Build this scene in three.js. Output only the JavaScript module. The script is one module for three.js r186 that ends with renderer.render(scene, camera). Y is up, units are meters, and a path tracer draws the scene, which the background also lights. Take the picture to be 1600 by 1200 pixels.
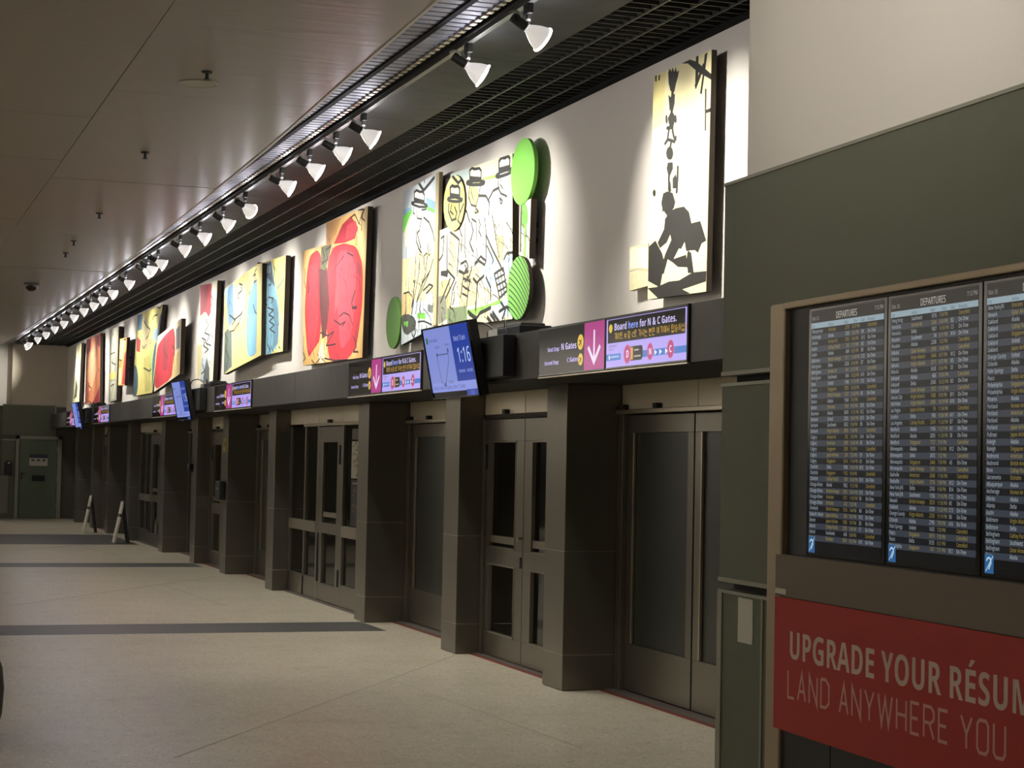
import * as THREE from 'three';
import { RoundedBoxGeometry } from 'three/addons/geometries/RoundedBoxGeometry.js';
import { mergeGeometries } from 'three/addons/utils/BufferGeometryUtils.js';
import { RectAreaLightUniformsLib } from 'three/addons/lights/RectAreaLightUniformsLib.js';
RectAreaLightUniformsLib.init();

// ------------------------------------------------------------------ camera, exposure, general light
const scene = new THREE.Scene();
scene.background = new THREE.Color(0x000000);
const FOCAL = 2900;                                   // pixels of a 1600 x 1200 frame
const camera = new THREE.PerspectiveCamera(2 * Math.atan(600 / FOCAL) * 180 / Math.PI, 4 / 3, 0.05, 200);
{
  const yaw = 19.3, pitch = 2.37, roll = 1.15, r = Math.PI / 180;
  camera.position.set(0, 1.7, 0);
  camera.rotation.order = 'YXZ';
  camera.rotation.set(pitch * r, -yaw * r, roll * r);
}
scene.add(camera);
const renderer = new THREE.WebGLRenderer({ antialias: true });
renderer.toneMapping = THREE.LinearToneMapping;
renderer.toneMappingExposure = 1.0;
renderer.shadowMap.enabled = true;

const SPOT = 12.5;            // candela of a track spotlight's beam
const SPILL = 10.5;            // candela of its wide spill towards the floor
const UNSEEN_CEILING_LAMP = 1.5;
const UNSEEN_WASH = 44;             // nits of the unseen washers that light the wall across the hall      // line above: nits of the unseen ceiling lamps that light the floor
const WARM = new THREE.Color(1.0, 0.968, 0.9), HALL = new THREE.Color(1.0, 0.975, 0.92);

// ------------------------------------------------------------------ helpers
function mulberry(a) { return () => { a |= 0; a = a + 0x6D2B79F5 | 0; let t = Math.imul(a ^ a >>> 15, 1 | a); t = t + Math.imul(t ^ t >>> 7, 61 | t) ^ t; return ((t ^ t >>> 14) >>> 0) / 4294967296; }; }
const taken = {};
function numbered(name) { taken[name] = (taken[name] ?? -1) + 1; return taken[name] ? `${name}_${String(taken[name]).padStart(3, '0')}` : name; }
function metres(g) {                                  // texture coordinates in metres, by the way each face points
  const p = g.attributes.position, n = g.attributes.normal, uv = new Float32Array(p.count * 2);
  for (let i = 0; i < p.count; i++) {
    const ax = Math.abs(n.getX(i)), ay = Math.abs(n.getY(i)), az = Math.abs(n.getZ(i));
    if (ay >= ax && ay >= az) { uv[2 * i] = p.getX(i); uv[2 * i + 1] = p.getZ(i); }
    else if (ax >= az) { uv[2 * i] = p.getZ(i); uv[2 * i + 1] = p.getY(i); }
    else { uv[2 * i] = p.getX(i); uv[2 * i + 1] = p.getY(i); }
  }
  g.setAttribute('uv', new THREE.BufferAttribute(uv, 2));
  return g;
}
function box(x0, x1, y0, y1, z0, z1) { const g = new THREE.BoxGeometry(x1 - x0, y1 - y0, z1 - z0); g.translate((x0 + x1) / 2, (y0 + y1) / 2, (z0 + z1) / 2); return metres(g); }
function rbox(x0, x1, y0, y1, z0, z1, r = 0.004, seg = 1) {
  const m = Math.min(x1 - x0, y1 - y0, z1 - z0);
  const g = new RoundedBoxGeometry(x1 - x0, y1 - y0, z1 - z0, seg, Math.min(r, m * 0.45)); g.translate((x0 + x1) / 2, (y0 + y1) / 2, (z0 + z1) / 2); return metres(g);
}
function flat(g) { return g.index ? g.toNonIndexed() : g; }
function merge(list) { return mergeGeometries(list.map(g => { const f = flat(g); for (const k of Object.keys(f.attributes)) if (!['position', 'normal', 'uv'].includes(k)) f.deleteAttribute(k); return f; })); }
function obj(name, geo, mat, parent = scene, label) {
  const m = new THREE.Mesh(Array.isArray(geo) ? merge(geo) : geo, mat);
  m.name = parent === scene ? numbered(name) : name; m.castShadow = m.receiveShadow = true; parent.add(m);
  if (label) m.userData.label = label;
  return m;
}
function tag(o, label, category, group, kind) { o.userData.label = label; if (category) o.userData.category = category; if (group) o.userData.group = group; if (kind) o.userData.kind = kind; return o; }
function thing(name, label, category, pos = [0, 0, 0], group, parent = scene) {
  const o = new THREE.Group(); o.name = numbered(name); o.position.set(...pos); parent.add(o); tag(o, label, category, group); return o;
}
function struct(name, geo, mat, label) { const o = geo ? obj(name, geo, mat) : (() => { const g = new THREE.Group(); g.name = numbered(name); scene.add(g); return g; })(); return tag(o, label, null, null, 'structure'); }
function each(name, list, mat, parent, label) { return list.map(g => obj(name, g, mat, parent, label)); }
function copy(o, label, pos) { const c = o.clone(); c.name = numbered(o.name.replace(/_\d+$/, '')); scene.add(c); c.userData = { ...o.userData, label }; if (pos) c.position.set(...pos); return c; }
function tube(points, r, seg = 24, rad = 8) { return new THREE.TubeGeometry(new THREE.CatmullRomCurve3(points.map(p => new THREE.Vector3(...p))), seg, r, rad, false); }
function canvas(w, h, draw, srgb = true) {
  const c = document.createElement('canvas'); c.width = w; c.height = h; const x = c.getContext('2d'); draw(x, w, h);
  const t = new THREE.CanvasTexture(c); t.magFilter = THREE.LinearFilter; if (srgb) t.colorSpace = THREE.SRGBColorSpace; t.wrapS = t.wrapT = THREE.RepeatWrapping; return t;
}
function scaled(t, sx, sy) { const c = t.clone(); c.repeat.set(sx, sy); c.needsUpdate = true; return c; }
const std = (color, roughness = 0.6, metalness = 0, more = {}) => new THREE.MeshStandardMaterial({ color, roughness, metalness, ...more });

// ------------------------------------------------------------------ surface textures
const terrazzo = canvas(1024, 1024, (x, w, h) => {
  const r = mulberry(11);
  x.fillStyle = '#b9b09a'; x.fillRect(0, 0, w, h);
  const cols = ['#d8d0ba', '#a1977f', '#8b816c', '#c9bfa6', '#e3dcc8', '#77705f', '#b0a78f', '#978a70'];
  for (let i = 0; i < 9500; i++) {
    const s = 2 + r() * r() * 13, px = r() * w, py = r() * h;
    x.fillStyle = cols[(r() * cols.length) | 0]; x.globalAlpha = 0.35 + r() * 0.6;
    for (const [ox, oy] of [[0, 0], [w, 0], [0, h]]) { x.save(); x.translate(px - ox, py - oy); x.rotate(r() * 6); x.fillRect(-s / 2, -s / 2, s, s * (0.5 + r() * 0.6)); x.restore(); }
  }
  for (let i = 0; i < 160; i++) { const s = 20 + r() * 90, px = r() * w, py = r() * h; x.globalAlpha = 0.05 * r(); x.fillStyle = r() < 0.6 ? '#5d543f' : '#efe8d6'; for (const [ox, oy] of [[0, 0], [w, 0], [0, h], [w, h]]) { x.beginPath(); x.ellipse(px - ox, py - oy, s, s * (0.3 + 0.5 * r()), r() * 3, 0, 7); x.fill(); } }
  x.globalAlpha = 1;
});
const terrazzoDark = canvas(512, 512, (x, w, h) => {
  const r = mulberry(12);
  x.fillStyle = '#4c4a48'; x.fillRect(0, 0, w, h);
  for (let i = 0; i < 4200; i++) { const s = 2 + r() * r() * 7; x.fillStyle = ['#67655f', '#454340', '#77746c', '#3f3e42', '#57544f'][(r() * 5) | 0]; x.globalAlpha = 0.7; x.fillRect(r() * w, r() * h, s, s * 0.8); }
});
function noiseTexture(seed, w, h, sx, sy, lo, hi) {                    // tileable value noise, sx by sy cells
  const r = mulberry(seed), d = new Uint8Array(w * h * 4), f = [];
  for (let o = 0; o < 3; o++) { const cx = sx << o, cy = sy << o, a = new Float32Array(cx * cy); for (let i = 0; i < a.length; i++) a[i] = r(); f.push([cx, cy, a]); }
  const sm = t => t * t * (3 - 2 * t);
  for (let j = 0; j < h; j++) for (let i = 0; i < w; i++) {
    let v = 0, amp = 0.57;
    for (const [cx, cy, a] of f) {
      const u = i / w * cx, q = j / h * cy, iu = u | 0, iq = q | 0, fu = sm(u - iu), fq = sm(q - iq), g = (p, s) => a[(s % cy) * cx + p % cx];
      v += amp * ((g(iu, iq) * (1 - fu) + g(iu + 1, iq) * fu) * (1 - fq) + (g(iu, iq + 1) * (1 - fu) + g(iu + 1, iq + 1) * fu) * fq); amp *= 0.5;
    }
    const k = (j * w + i) * 4, c = Math.round(255 * (lo + (hi - lo) * v)); d[k] = d[k + 1] = d[k + 2] = c; d[k + 3] = 255;
  }
  const t = new THREE.DataTexture(d, w, h); t.magFilter = t.minFilter = THREE.LinearFilter; t.wrapS = t.wrapT = THREE.RepeatWrapping; t.needsUpdate = true; return t;
}
const brushed = noiseTexture(21, 512, 256, 128, 2, 0.84, 1.0);         // fine streaks that run up and down
const smudge = noiseTexture(22, 256, 256, 6, 6, 0.86, 1.0);
const scuff = noiseTexture(25, 256, 256, 6, 6, 0.82, 1.0);
const plaster = noiseTexture(23, 512, 512, 64, 64, 0, 1);
const ripple = noiseTexture(24, 512, 512, 3, 40, 0, 1);

// ------------------------------------------------------------------ materials
const M = {
  floor: std(0xffffff, 0.38, 0, { map: scaled(terrazzo, 0.6, 0.6), roughnessMap: scaled(scuff, 0.5, 0.5) }),
  band: std(0xffffff, 0.44, 0, { map: scaled(terrazzoDark, 1, 1) }),
  strip: std(0xa89e88, 0.5),
  white: std(0xdcd6cc, 0.75, 0, { bumpMap: scaled(plaster, 2, 2), bumpScale: 0.0006 }),
  cream: std(0xb8ad9a, 0.8, 0, { bumpMap: scaled(plaster, 2, 2), bumpScale: 0.0006 }),
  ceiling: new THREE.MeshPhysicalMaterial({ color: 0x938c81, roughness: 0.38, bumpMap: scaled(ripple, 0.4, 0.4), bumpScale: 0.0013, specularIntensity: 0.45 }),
  ceilingEdge: std(0xa8a294, 0.5),
  plenum: std(0x0a0a0a, 0.9),
  slat: new THREE.MeshPhysicalMaterial({ color: 0x0c0c09, roughness: 0.8, specularIntensity: 0.25 }),
  ribs: std(0x858791, 0.55, 0.2),
  carrier: std(0x38382f, 0.5, 0.4),
  soffitPanel: std(0x1c1c1a, 0.75, 0, { roughnessMap: scaled(smudge, 1.5, 1.5) }),
  steel: std(0x79746a, 0.36, 0.85, { roughnessMap: brushed, bumpMap: scaled(brushed, 1, 1), bumpScale: 0.00015 }),
  steelLight: std(0xd6cbb4, 0.36, 0.2, { roughnessMap: scaled(smudge, 2, 2) }),
  steelMid: std(0x857d6e, 0.4, 0.6, { roughnessMap: scaled(smudge, 2, 2) }),
  steelEdge: std(0xb5ab98, 0.3, 0.9),
  darkGap: std(0x0d0c0a, 0.8),
  frosted: new THREE.MeshPhysicalMaterial({ color: 0x2a2e27, roughness: 0.38, transmission: 0.15, thickness: 0 }),
  pane: new THREE.MeshPhysicalMaterial({ color: 0x8c948c, roughness: 0.06, transmission: 1, thickness: 0, specularIntensity: 0.8 }),
  fascia: std(0x3d3a35, 0.62, 0.2, { roughnessMap: scaled(smudge, 1, 1) }),
  fasciaDark: std(0x24221f, 0.7, 0.2),
  black: std(0x0b0b0b, 0.5),
  blackGloss: std(0x060606, 0.18),
  green: std(0x5b5e4a, 0.6, 0, { bumpMap: scaled(plaster, 3, 3), bumpScale: 0.0003 }),
  greenDoor: std(0x5a6650, 0.55),
  greenTrim: std(0x8d8c7c, 0.5, 0.3),
  bronze: std(0xa08f76, 0.5, 0.4, { roughnessMap: scaled(smudge, 3, 3) }),
  bronzePanel: std(0x6d6152, 0.6, 0.25),
  red: std(0xa62316, 0.65),
  paper: std(0xc9c5b4, 0.8),
  stretcher: std(0x33261a, 0.7),
  rail: std(0x5a5a55, 0.4, 0.6),
  lampBlack: std(0x14140f, 0.55),
  lampGrey: std(0x99968c, 0.5, 0.4),
  bulbShell: std(0xf0f0f2, 0.2, 0.1, { emissive: 0xfff8f0, emissiveIntensity: 0.5 }),
  lens: std(0xffffff, 0.3, 0, { emissive: 0xfff4e6, emissiveIntensity: 9 }),
  glassRim: std(0xffffff, 0.2, 0, { emissive: 0xfff6ea, emissiveIntensity: 3 }),
  sill: std(0x6a625a, 0.5, 0.5),
  redSill: std(0x6e2a20, 0.6),
  washer: std(0xffffff, 0.4, 0, { emissive: HALL, emissiveIntensity: UNSEEN_WASH }),  // diffusers of the unseen washers across the hall
  unseenHallLamp: std(0xffffff, 0.4, 0, { emissive: HALL, emissiveIntensity: UNSEEN_CEILING_LAMP }),
};

// ------------------------------------------------------------------ floor
const ZE = -48.6, ZB = 6;                             // end of the hall, wall behind the camera
const floor = struct('floor', box(-6, 5.5, -0.2, 0, -51, ZB), M.floor, 'pale speckled terrazzo floor of the long hall');
for (const [z, h] of [[-18.25, 0.5], [-28.65, 0.5], [-37.1, 2.1]]) obj('dark_band', box(-6, 4.96, -0.002, 0.0012, z - h, z + h), M.band, floor, 'dark grey band across the floor');  // two narrow dark bands and a wide one far down the hall
{ // thin divider strips, two directions
  const bar = (x0, z0, x1, z1) => { const g = new THREE.BoxGeometry(0.012, 0.003, Math.hypot(x1 - x0, z1 - z0)); g.rotateY(Math.atan2(x1 - x0, z1 - z0)); g.translate((x0 + x1) / 2, 0, (z0 + z1) / 2); return g; };
  const a = [0.545, -0.838], b = [0.06, 1];
  for (const [x, z] of [[3.9, -13.86], [3.75, -24.4], [3.85, -34.8]]) {
    obj('divider_strip', bar(x - a[0] * 4, z - a[1] * 4, x + a[0] * 1.9, z + a[1] * 1.9), M.strip, floor);
    obj('divider_strip', bar(x, z, x + b[0] * 3.5, z + b[1] * 3.5), M.strip, floor);
  }
}

// ------------------------------------------------------------------ walls
const XW = 4.95, YS = 2.29;                           // art wall plane, underside of the sign band
struct('wall_right', box(XW, 5.6, YS, 5.0, -51, -6.3), M.white, 'white upper wall hung with paintings above the boarding doors');
const wallLeft = struct('wall_left', box(-6.2, -6, 0, 5, -51, ZB), M.white, 'white upper wall across the hall, outside the view, brightening the steel front by reflection');
obj('wall_panel', box(-6, -5.9, 0, 2.3, -51, ZB), std(0x2e2d28, 0.6), wallLeft, 'dark lower wall across the hall, outside the view, darkening the reflections in the steel');  // unseen dark lower wall, placed to darken the low reflections in the steel
struct('wall_back', box(-6.2, 5.6, 0, 5, ZB, ZB + 0.2), M.cream, 'plain wall behind the camera');
const wallEnd = struct('wall_end', box(3.58, 5.6, 2.84, 5, -50.3, ZE), M.cream, 'beige end wall of the hall above green panelling');
struct('wall_end_lower', box(-6.2, 5.6, 0, 2.84, -49, ZE), std(0x4b483c, 0.6), 'dark olive lower part of the end wall around the green door');
struct('wall_end_recess', box(-6.2, 3.58, 2.84, 5, -50.6, -50.3), M.white, 'white recessed wall beside the beige end wall');
struct('roof', box(-6.2, 5.6, 5.0, 5.2, -51, ZB + 0.2), M.plenum, 'black void above the open grille ceiling');
// dark train tunnel behind the doors
struct('tunnel', [box(7.4, 7.6, -0.2, 3, -51, -6.3), box(5.5, 7.6, -0.4, -0.2, -51, -6.3), box(5.6, 7.6, 3, 3.2, -51, -6.3), box(5.5, 7.6, -0.2, 3, -51.2, -51), box(5.5, 7.6, -0.2, 3, -6.3, -6.1)], std(0x2c2b28, 0.8), 'dark train tunnel behind the glazed doors');

// ------------------------------------------------------------------ white ceiling of panels, with its bowed edge
const YC = 4.3;
const edgeX = (() => { const p = [[6, 2.05], [0, 2.45], [-6, 2.83], [-9.99, 2.995], [-11.94, 3.05], [-15.1, 3.15], [-19.5, 3.23], [-26.55, 3.32], [-33.4, 3.31], [-47.6, 3.19], [-51, 3.14]];
  const c = new THREE.CatmullRomCurve3(p.map(q => new THREE.Vector3(q[1], 0, q[0]))); const s = c.getPoints(220);
  return z => { for (let i = 1; i < s.length; i++) if (z <= s[i - 1].z && z >= s[i].z) { const t = (z - s[i].z) / (s[i - 1].z - s[i].z || 1); return s[i].x + t * (s[i - 1].x - s[i].x); } return z > 0 ? 2.05 : 3.14; }; })();
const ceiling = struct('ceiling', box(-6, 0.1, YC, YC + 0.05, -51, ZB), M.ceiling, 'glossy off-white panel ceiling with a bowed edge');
{
  const r = mulberry(5);
  const L = 2.28, G = 0.002;
  for (let k = 0; k < 25; k++) {
    const z1 = 5.9 - k * L, z0 = z1 - L;
    const g1 = rbox(0.1 + G, 1.62 - G, YC, YC + 0.03, z0 + G, z1 - G, 0.002); g1.translate(0, (r() - 0.5) * 0.003, 0);
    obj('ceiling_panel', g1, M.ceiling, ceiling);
    const y1 = z1 - 1.1, y0 = y1 - L, s = new THREE.Shape();
    s.moveTo(1.62 + G, y0 + G); for (let i = 0; i <= 8; i++) { const z = y0 + G + (L - 2 * G) * i / 8; s.lineTo(edgeX(Math.max(z, -50.9)), z); } s.lineTo(1.62 + G, y1 - G);
    const g2 = new THREE.ExtrudeGeometry(s, { depth: 0.03, bevelEnabled: false }); g2.rotateX(Math.PI / 2); g2.translate(0, YC + 0.03 + (r() - 0.5) * 0.002, 0);
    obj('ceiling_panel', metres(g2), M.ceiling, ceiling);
  }
  const pts = []; for (let z = ZB - 0.2; z > -50.9; z -= 0.8) pts.push(z);
  const lip = []; for (let i = 1; i < pts.length; i++) { const za = pts[i - 1], zb = pts[i], xa = edgeX(za), xb = edgeX(zb), l = Math.hypot(xb - xa, zb - za); const g = new THREE.BoxGeometry(0.022, 0.07, l + 0.004); g.rotateY(Math.atan2(xa - xb, za - zb)); g.translate((xa + xb) / 2 + 0.011, YC + 0.031, (za + zb) / 2); lip.push(metres(g)); }
  obj('edge_trim', lip, M.ceilingEdge, ceiling, 'thin pale trim along the bowed ceiling edge');
}
function onCeiling(x, z) { return [x, YC, z]; }

// ------------------------------------------------------------------ open black grille above the wall wash
const YG = 4.4;
const grille = struct('ceiling_grille', null, null, 'open black slatted ceiling between the lighting track and the white wall');
{
  const slats = [], ribs = [];
  for (let z = -6.9; z > -48.5; z -= 0.11) {
    slats.push(box(4.18, XW - 0.005, YG + 0.006, YG + 0.07, z - 0.008, z + 0.008));
    const e = Math.min(edgeX(z) - 0.25, 3.4);
    ribs.push(box(e, 3.52, YG + 0.012, YG + 0.05, z - 0.04, z + 0.04));
  }
  obj('edge_channel', box(XW - 0.05, XW - 0.001, YG - 0.02, YG + 0.005, -48.5, -6.9), M.slat, grille, 'dark edge channel along the white wall');
  const s = obj('slat', slats, std(0x1e1e19, 0.7), grille, 'thin black slats across the ceiling'); s.userData.kind = 'stuff';
  const b = obj('metal_rib', ribs, M.ribs, grille, 'grey metal ribs beside the lighting track'); b.userData.kind = 'stuff';
  for (const x of [4.37, 4.57, 4.77]) obj('carrier', box(x - 0.006, x + 0.006, YG + 0.001, YG + 0.04, -48.5, -6.9), M.carrier, grille);
  obj('carrier', box(3.305, 3.345, YG + 0.0, YG + 0.03, -48.5, -6.9), M.slat, grille, 'dark bar across the metal ribs');
  for (let z = -6.9; z > -48; z -= 2.44) obj('soffit_panel', rbox(3.62, 4.175, YG, YG + 0.03, Math.max(z - 2.435, -48.5), z, 0.003), M.soffitPanel, grille);
}

// ------------------------------------------------------------------ steel front: pillars
function pillar() {                                   // base at the middle of its front, x runs into the wall
  const p = thing('steel_pillar', '', 'pillar');
  obj('core', box(0.012, 0.60, 0, YS, -0.2, 0.2), M.darkGap, p);
  for (const [y0, y1] of [[0.004, 0.262], [0.267, 1.032], [1.037, YS - 0.004]]) obj('cladding_panel', rbox(0, 0.57, y0, y1, -0.213, 0.213, 0.004), M.steel, p);
  for (const y of [0.2645, 1.0345]) obj('joint_strip', box(0.004, 0.5, y - 0.003, y + 0.003, -0.2105, 0.2105), M.steelEdge, p);
  return p;
}
const PIL = [[-13.15, 'brushed steel pillar between the wide door by the departures board and the first double swing doors'], [-15.77, 'brushed steel pillar behind the first hanging blue television'], [-18.87, 'brushed steel pillar beside the glazed bay with the first window poster'], [-23.44, 'brushed steel pillar on the far side of the glazed bay with the first window poster'],
  [-26.64, 'brushed steel pillar with a yellow sticker and a black reader box'], [-29.24, 'brushed steel pillar with one small black box at head height'], [-32.5, 'brushed steel pillar on the near side of the second window poster bay'], [-36.85, 'brushed steel pillar next to the nearer of the leaning white floor signs'],
  [-40.05, 'brushed steel pillar next to the farther of the leaning white floor signs'], [-42.8, 'brushed steel pillar, second from the end wall'], [-46.1, 'brushed steel pillar next to the green end door']];
{ let p0; PIL.forEach(([z, l], i) => { if (!i) { p0 = pillar(); p0.position.set(4.97, 0, z); p0.userData.label = l; p0.userData.group = 'steel pillars between the boarding doors'; } else copy(p0, l, [4.97, 0, z]); }); }
obj('wall_panel_steel', rbox(5.2, 5.5, 0.004, YS - 0.004, -48.59, -46.32, 0.004), M.steel).userData = { kind: 'structure', label: 'brushed steel wall panel between the last pillar and the end wall' };

// ------------------------------------------------------------------ boarding doors
let doorNo = 0;
function doorThing(label) { const d = new THREE.Group(); d.name = `door_${++doorNo}`; scene.add(d); return tag(d, label, 'door', null, 'structure'); }
function headers(d, X, zs, y0 = 2.1) { for (let i = 1; i < zs.length; i++) obj('header_panel', rbox(X, X + 0.05, y0, YS - 0.004, zs[i - 1] + 0.006, zs[i] - 0.006, 0.003), M.steelLight, d); obj('header_backing', box(X + 0.03, X + 0.1, y0, YS, zs[0], zs[zs.length - 1]), M.darkGap, d); }
function sensor(d, X, z, y = 2.115) { const s = obj('sensor', rbox(X - 0.05, X, y - 0.016, y + 0.022, z - 0.035, z + 0.035, 0.006), M.lampBlack, d, 'small black door sensor'); return s; }
function trainDoor(label, zFar, zNear, seam) {
  const d = doorThing(label), X = 5.41;
  const zs = [zFar, seam - 1.2, seam + 0.07, seam + 1.28, zNear].filter((z, i, a) => !i || i === a.length - 1 || (z > zFar + 0.1 && z < zNear - 0.1));
  headers(d, X, zs);
  obj('header_trim', rbox(X - 0.05, X + 0.02, 2.066, 2.098, zFar, zNear, 0.004), M.steelEdge, d, 'bright steel edge over the door');
  sensor(d, X, (seam - 1.2 + seam + 0.07) / 2); sensor(d, X, zFar + 0.1);
  for (const [a, b] of [[zFar, zFar + 0.1], [zNear - 0.1, zNear]]) obj('jamb', rbox(X - 0.03, X + 0.1, 0, 2.066, a, b, 0.003), M.steel, d);
  for (const [a, b] of [[zFar + 0.106, seam - 0.012], [seam + 0.012, zNear - 0.106]]) {
    const leaf = obj('door_leaf', [rbox(X + 0.01, X + 0.06, 0.02, 0.366, a, b, 0.003), rbox(X + 0.01, X + 0.06, 1.925, 2.056, a, b, 0.003), rbox(X + 0.01, X + 0.06, 0.366, 1.925, a, a + 0.105, 0.003), rbox(X + 0.01, X + 0.06, 0.366, 1.925, b - 0.095, b, 0.003)], M.steel, d);
    obj('frosted_glass', box(X + 0.028, X + 0.042, 0.36, 1.93, a + 0.1, b - 0.09), M.frosted, leaf);
    obj('glazing_bead', rbox(X + 0.004, X + 0.026, 0.37, 1.925, a + 0.104, a + 0.124, 0.003), M.steelEdge, leaf);
  }
  obj('gap_seal', box(X + 0.03, X + 0.08, 0.01, 2.06, zFar + 0.09, zNear - 0.09), M.darkGap, d);
  obj('sill', rbox(X - 0.11, X + 0.06, -0.002, 0.012, zFar, zNear, 0.003), M.sill, d);
  obj('sill_line', box(X - 0.145, X - 0.112, -0.002, 0.004, zFar, zNear), M.redSill, d, 'red line in front of the door sill');
  return d;
}
function swingDoor(label, zFar, zNear) {
  const d = doorThing(label), X = 5.2, mid = (zFar + zNear) / 2 - 0.04;
  headers(d, X, [zFar, mid, zNear]);
  obj('header_gap', box(X + 0.012, X + 0.06, 2.06, 2.1, zFar, zNear), std(0x241a14, 0.7), d);
  sensor(d, X, mid - 0.42); sensor(d, X, zNear - 0.36, 2.105);
  for (const [a, b] of [[zFar, zFar + 0.07], [zNear - 0.07, zNear]]) obj('jamb', rbox(X - 0.02, X + 0.1, 0, 2.06, a, b, 0.003), M.steel, d);
  [[zFar + 0.075, mid - 0.006, 1], [mid + 0.006, zNear - 0.075, -1]].forEach(([a, b, s]) => {
    const w = b - a, g0 = s > 0 ? a + w * 0.10 : a + w * 0.18, g1 = s > 0 ? b - w * 0.20 : b - w * 0.12;
    const P = (y0, y1, z0, z1) => rbox(X, X + 0.05, y0, y1, z0, z1, 0.003);
    const leaf = obj('door_leaf', [P(0.015, 0.205, a, b), P(0.808, 0.948, a, b), P(1.868, 2.055, a, b), P(0.205, 0.808, a, g0), P(0.205, 0.808, g1, b), P(0.948, 1.868, a, g0), P(0.948, 1.868, g1, b)], M.steel, d);
    for (const [y0, y1] of [[0.205, 0.808], [0.948, 1.868]]) {
      obj('pane', box(X + 0.032, X + 0.038, y0, y1, g0, g1), M.pane, leaf);
      const t = 0.012; each('glazing_bead', [box(X - 0.004, X + 0.03, y0, y0 + t, g0, g1), box(X - 0.004, X + 0.03, y1 - t, y1, g0, g1), box(X - 0.004, X + 0.03, y0, y1, g0, g0 + t), box(X - 0.004, X + 0.03, y0, y1, g1 - t, g1)], M.steelMid, leaf);
    }
    obj('push_bar', rbox(X + 0.004, X + 0.03, 0.99, 1.055, g0 + 0.03, g1 - 0.015, 0.006), M.steelMid, leaf, 'pale push bar across the pane');
    obj('hinge', rbox(X - 0.012, X + 0.004, 1.62, 1.84, s > 0 ? a - 0.02 : b - 0.02, s > 0 ? a + 0.02 : b + 0.02, 0.004), M.darkGap, leaf);
    if (s > 0) { const k = new THREE.CylinderGeometry(0.016, 0.016, 0.04, 14); k.rotateZ(Math.PI / 2); k.translate(X - 0.015, 1.05, b - 0.03); obj('lock', k, M.steelEdge, leaf); obj('pull_plate', rbox(X - 0.008, X + 0.002, 0.81, 0.9, b - 0.05, b - 0.015, 0.003), M.darkGap, leaf); }
  });
  obj('gap_seal', box(X + 0.03, X + 0.045, 0.01, 2.06, mid - 0.02, mid + 0.02), M.darkGap, d);
  obj('sill', rbox(X - 0.06, X + 0.05, -0.002, 0.01, zFar, zNear, 0.003), M.sill, d);
  obj('sill_line', box(X - 0.1, X - 0.061, -0.002, 0.004, zFar, zNear), M.redSill, d, 'red line in front of the door sill');
  return d;
}
const posterPicture = (seed) => canvas(128, 256, (x, w, h) => { const r = mulberry(seed); x.fillStyle = '#b9b4a4'; x.fillRect(0, 0, w, h); x.strokeStyle = '#4e4c46'; x.lineWidth = 5;
  for (let k = 0; k < 26; k++) { x.globalAlpha = 0.35 + 0.4 * r(); x.beginPath(); let px = 20 + r() * 88, py = 20 + r() * 215; x.moveTo(px, py); for (let i = 0; i < 4; i++) { px += (r() - 0.5) * 40; py += (r() - 0.4) * 46; x.lineTo(px, py); } x.stroke(); } x.globalAlpha = 1; });
const noticeText = (seed) => canvas(128, 256, (x, w, h) => { const r = mulberry(seed); x.fillStyle = '#0d0c0b'; x.fillRect(0, 0, w, h); x.fillStyle = '#8f8c82'; x.fillRect(14, 14, 66, 12); for (let k = 0; k < 12; k++) { x.globalAlpha = 0.4 + 0.5 * r(); x.fillRect(14 + (r() * 8 | 0), 44 + k * 13, 20 + r() * 46, 5); if (k > 3 && r() < 0.6) x.fillRect(96, 44 + k * 13, 20, 5); } });
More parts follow.
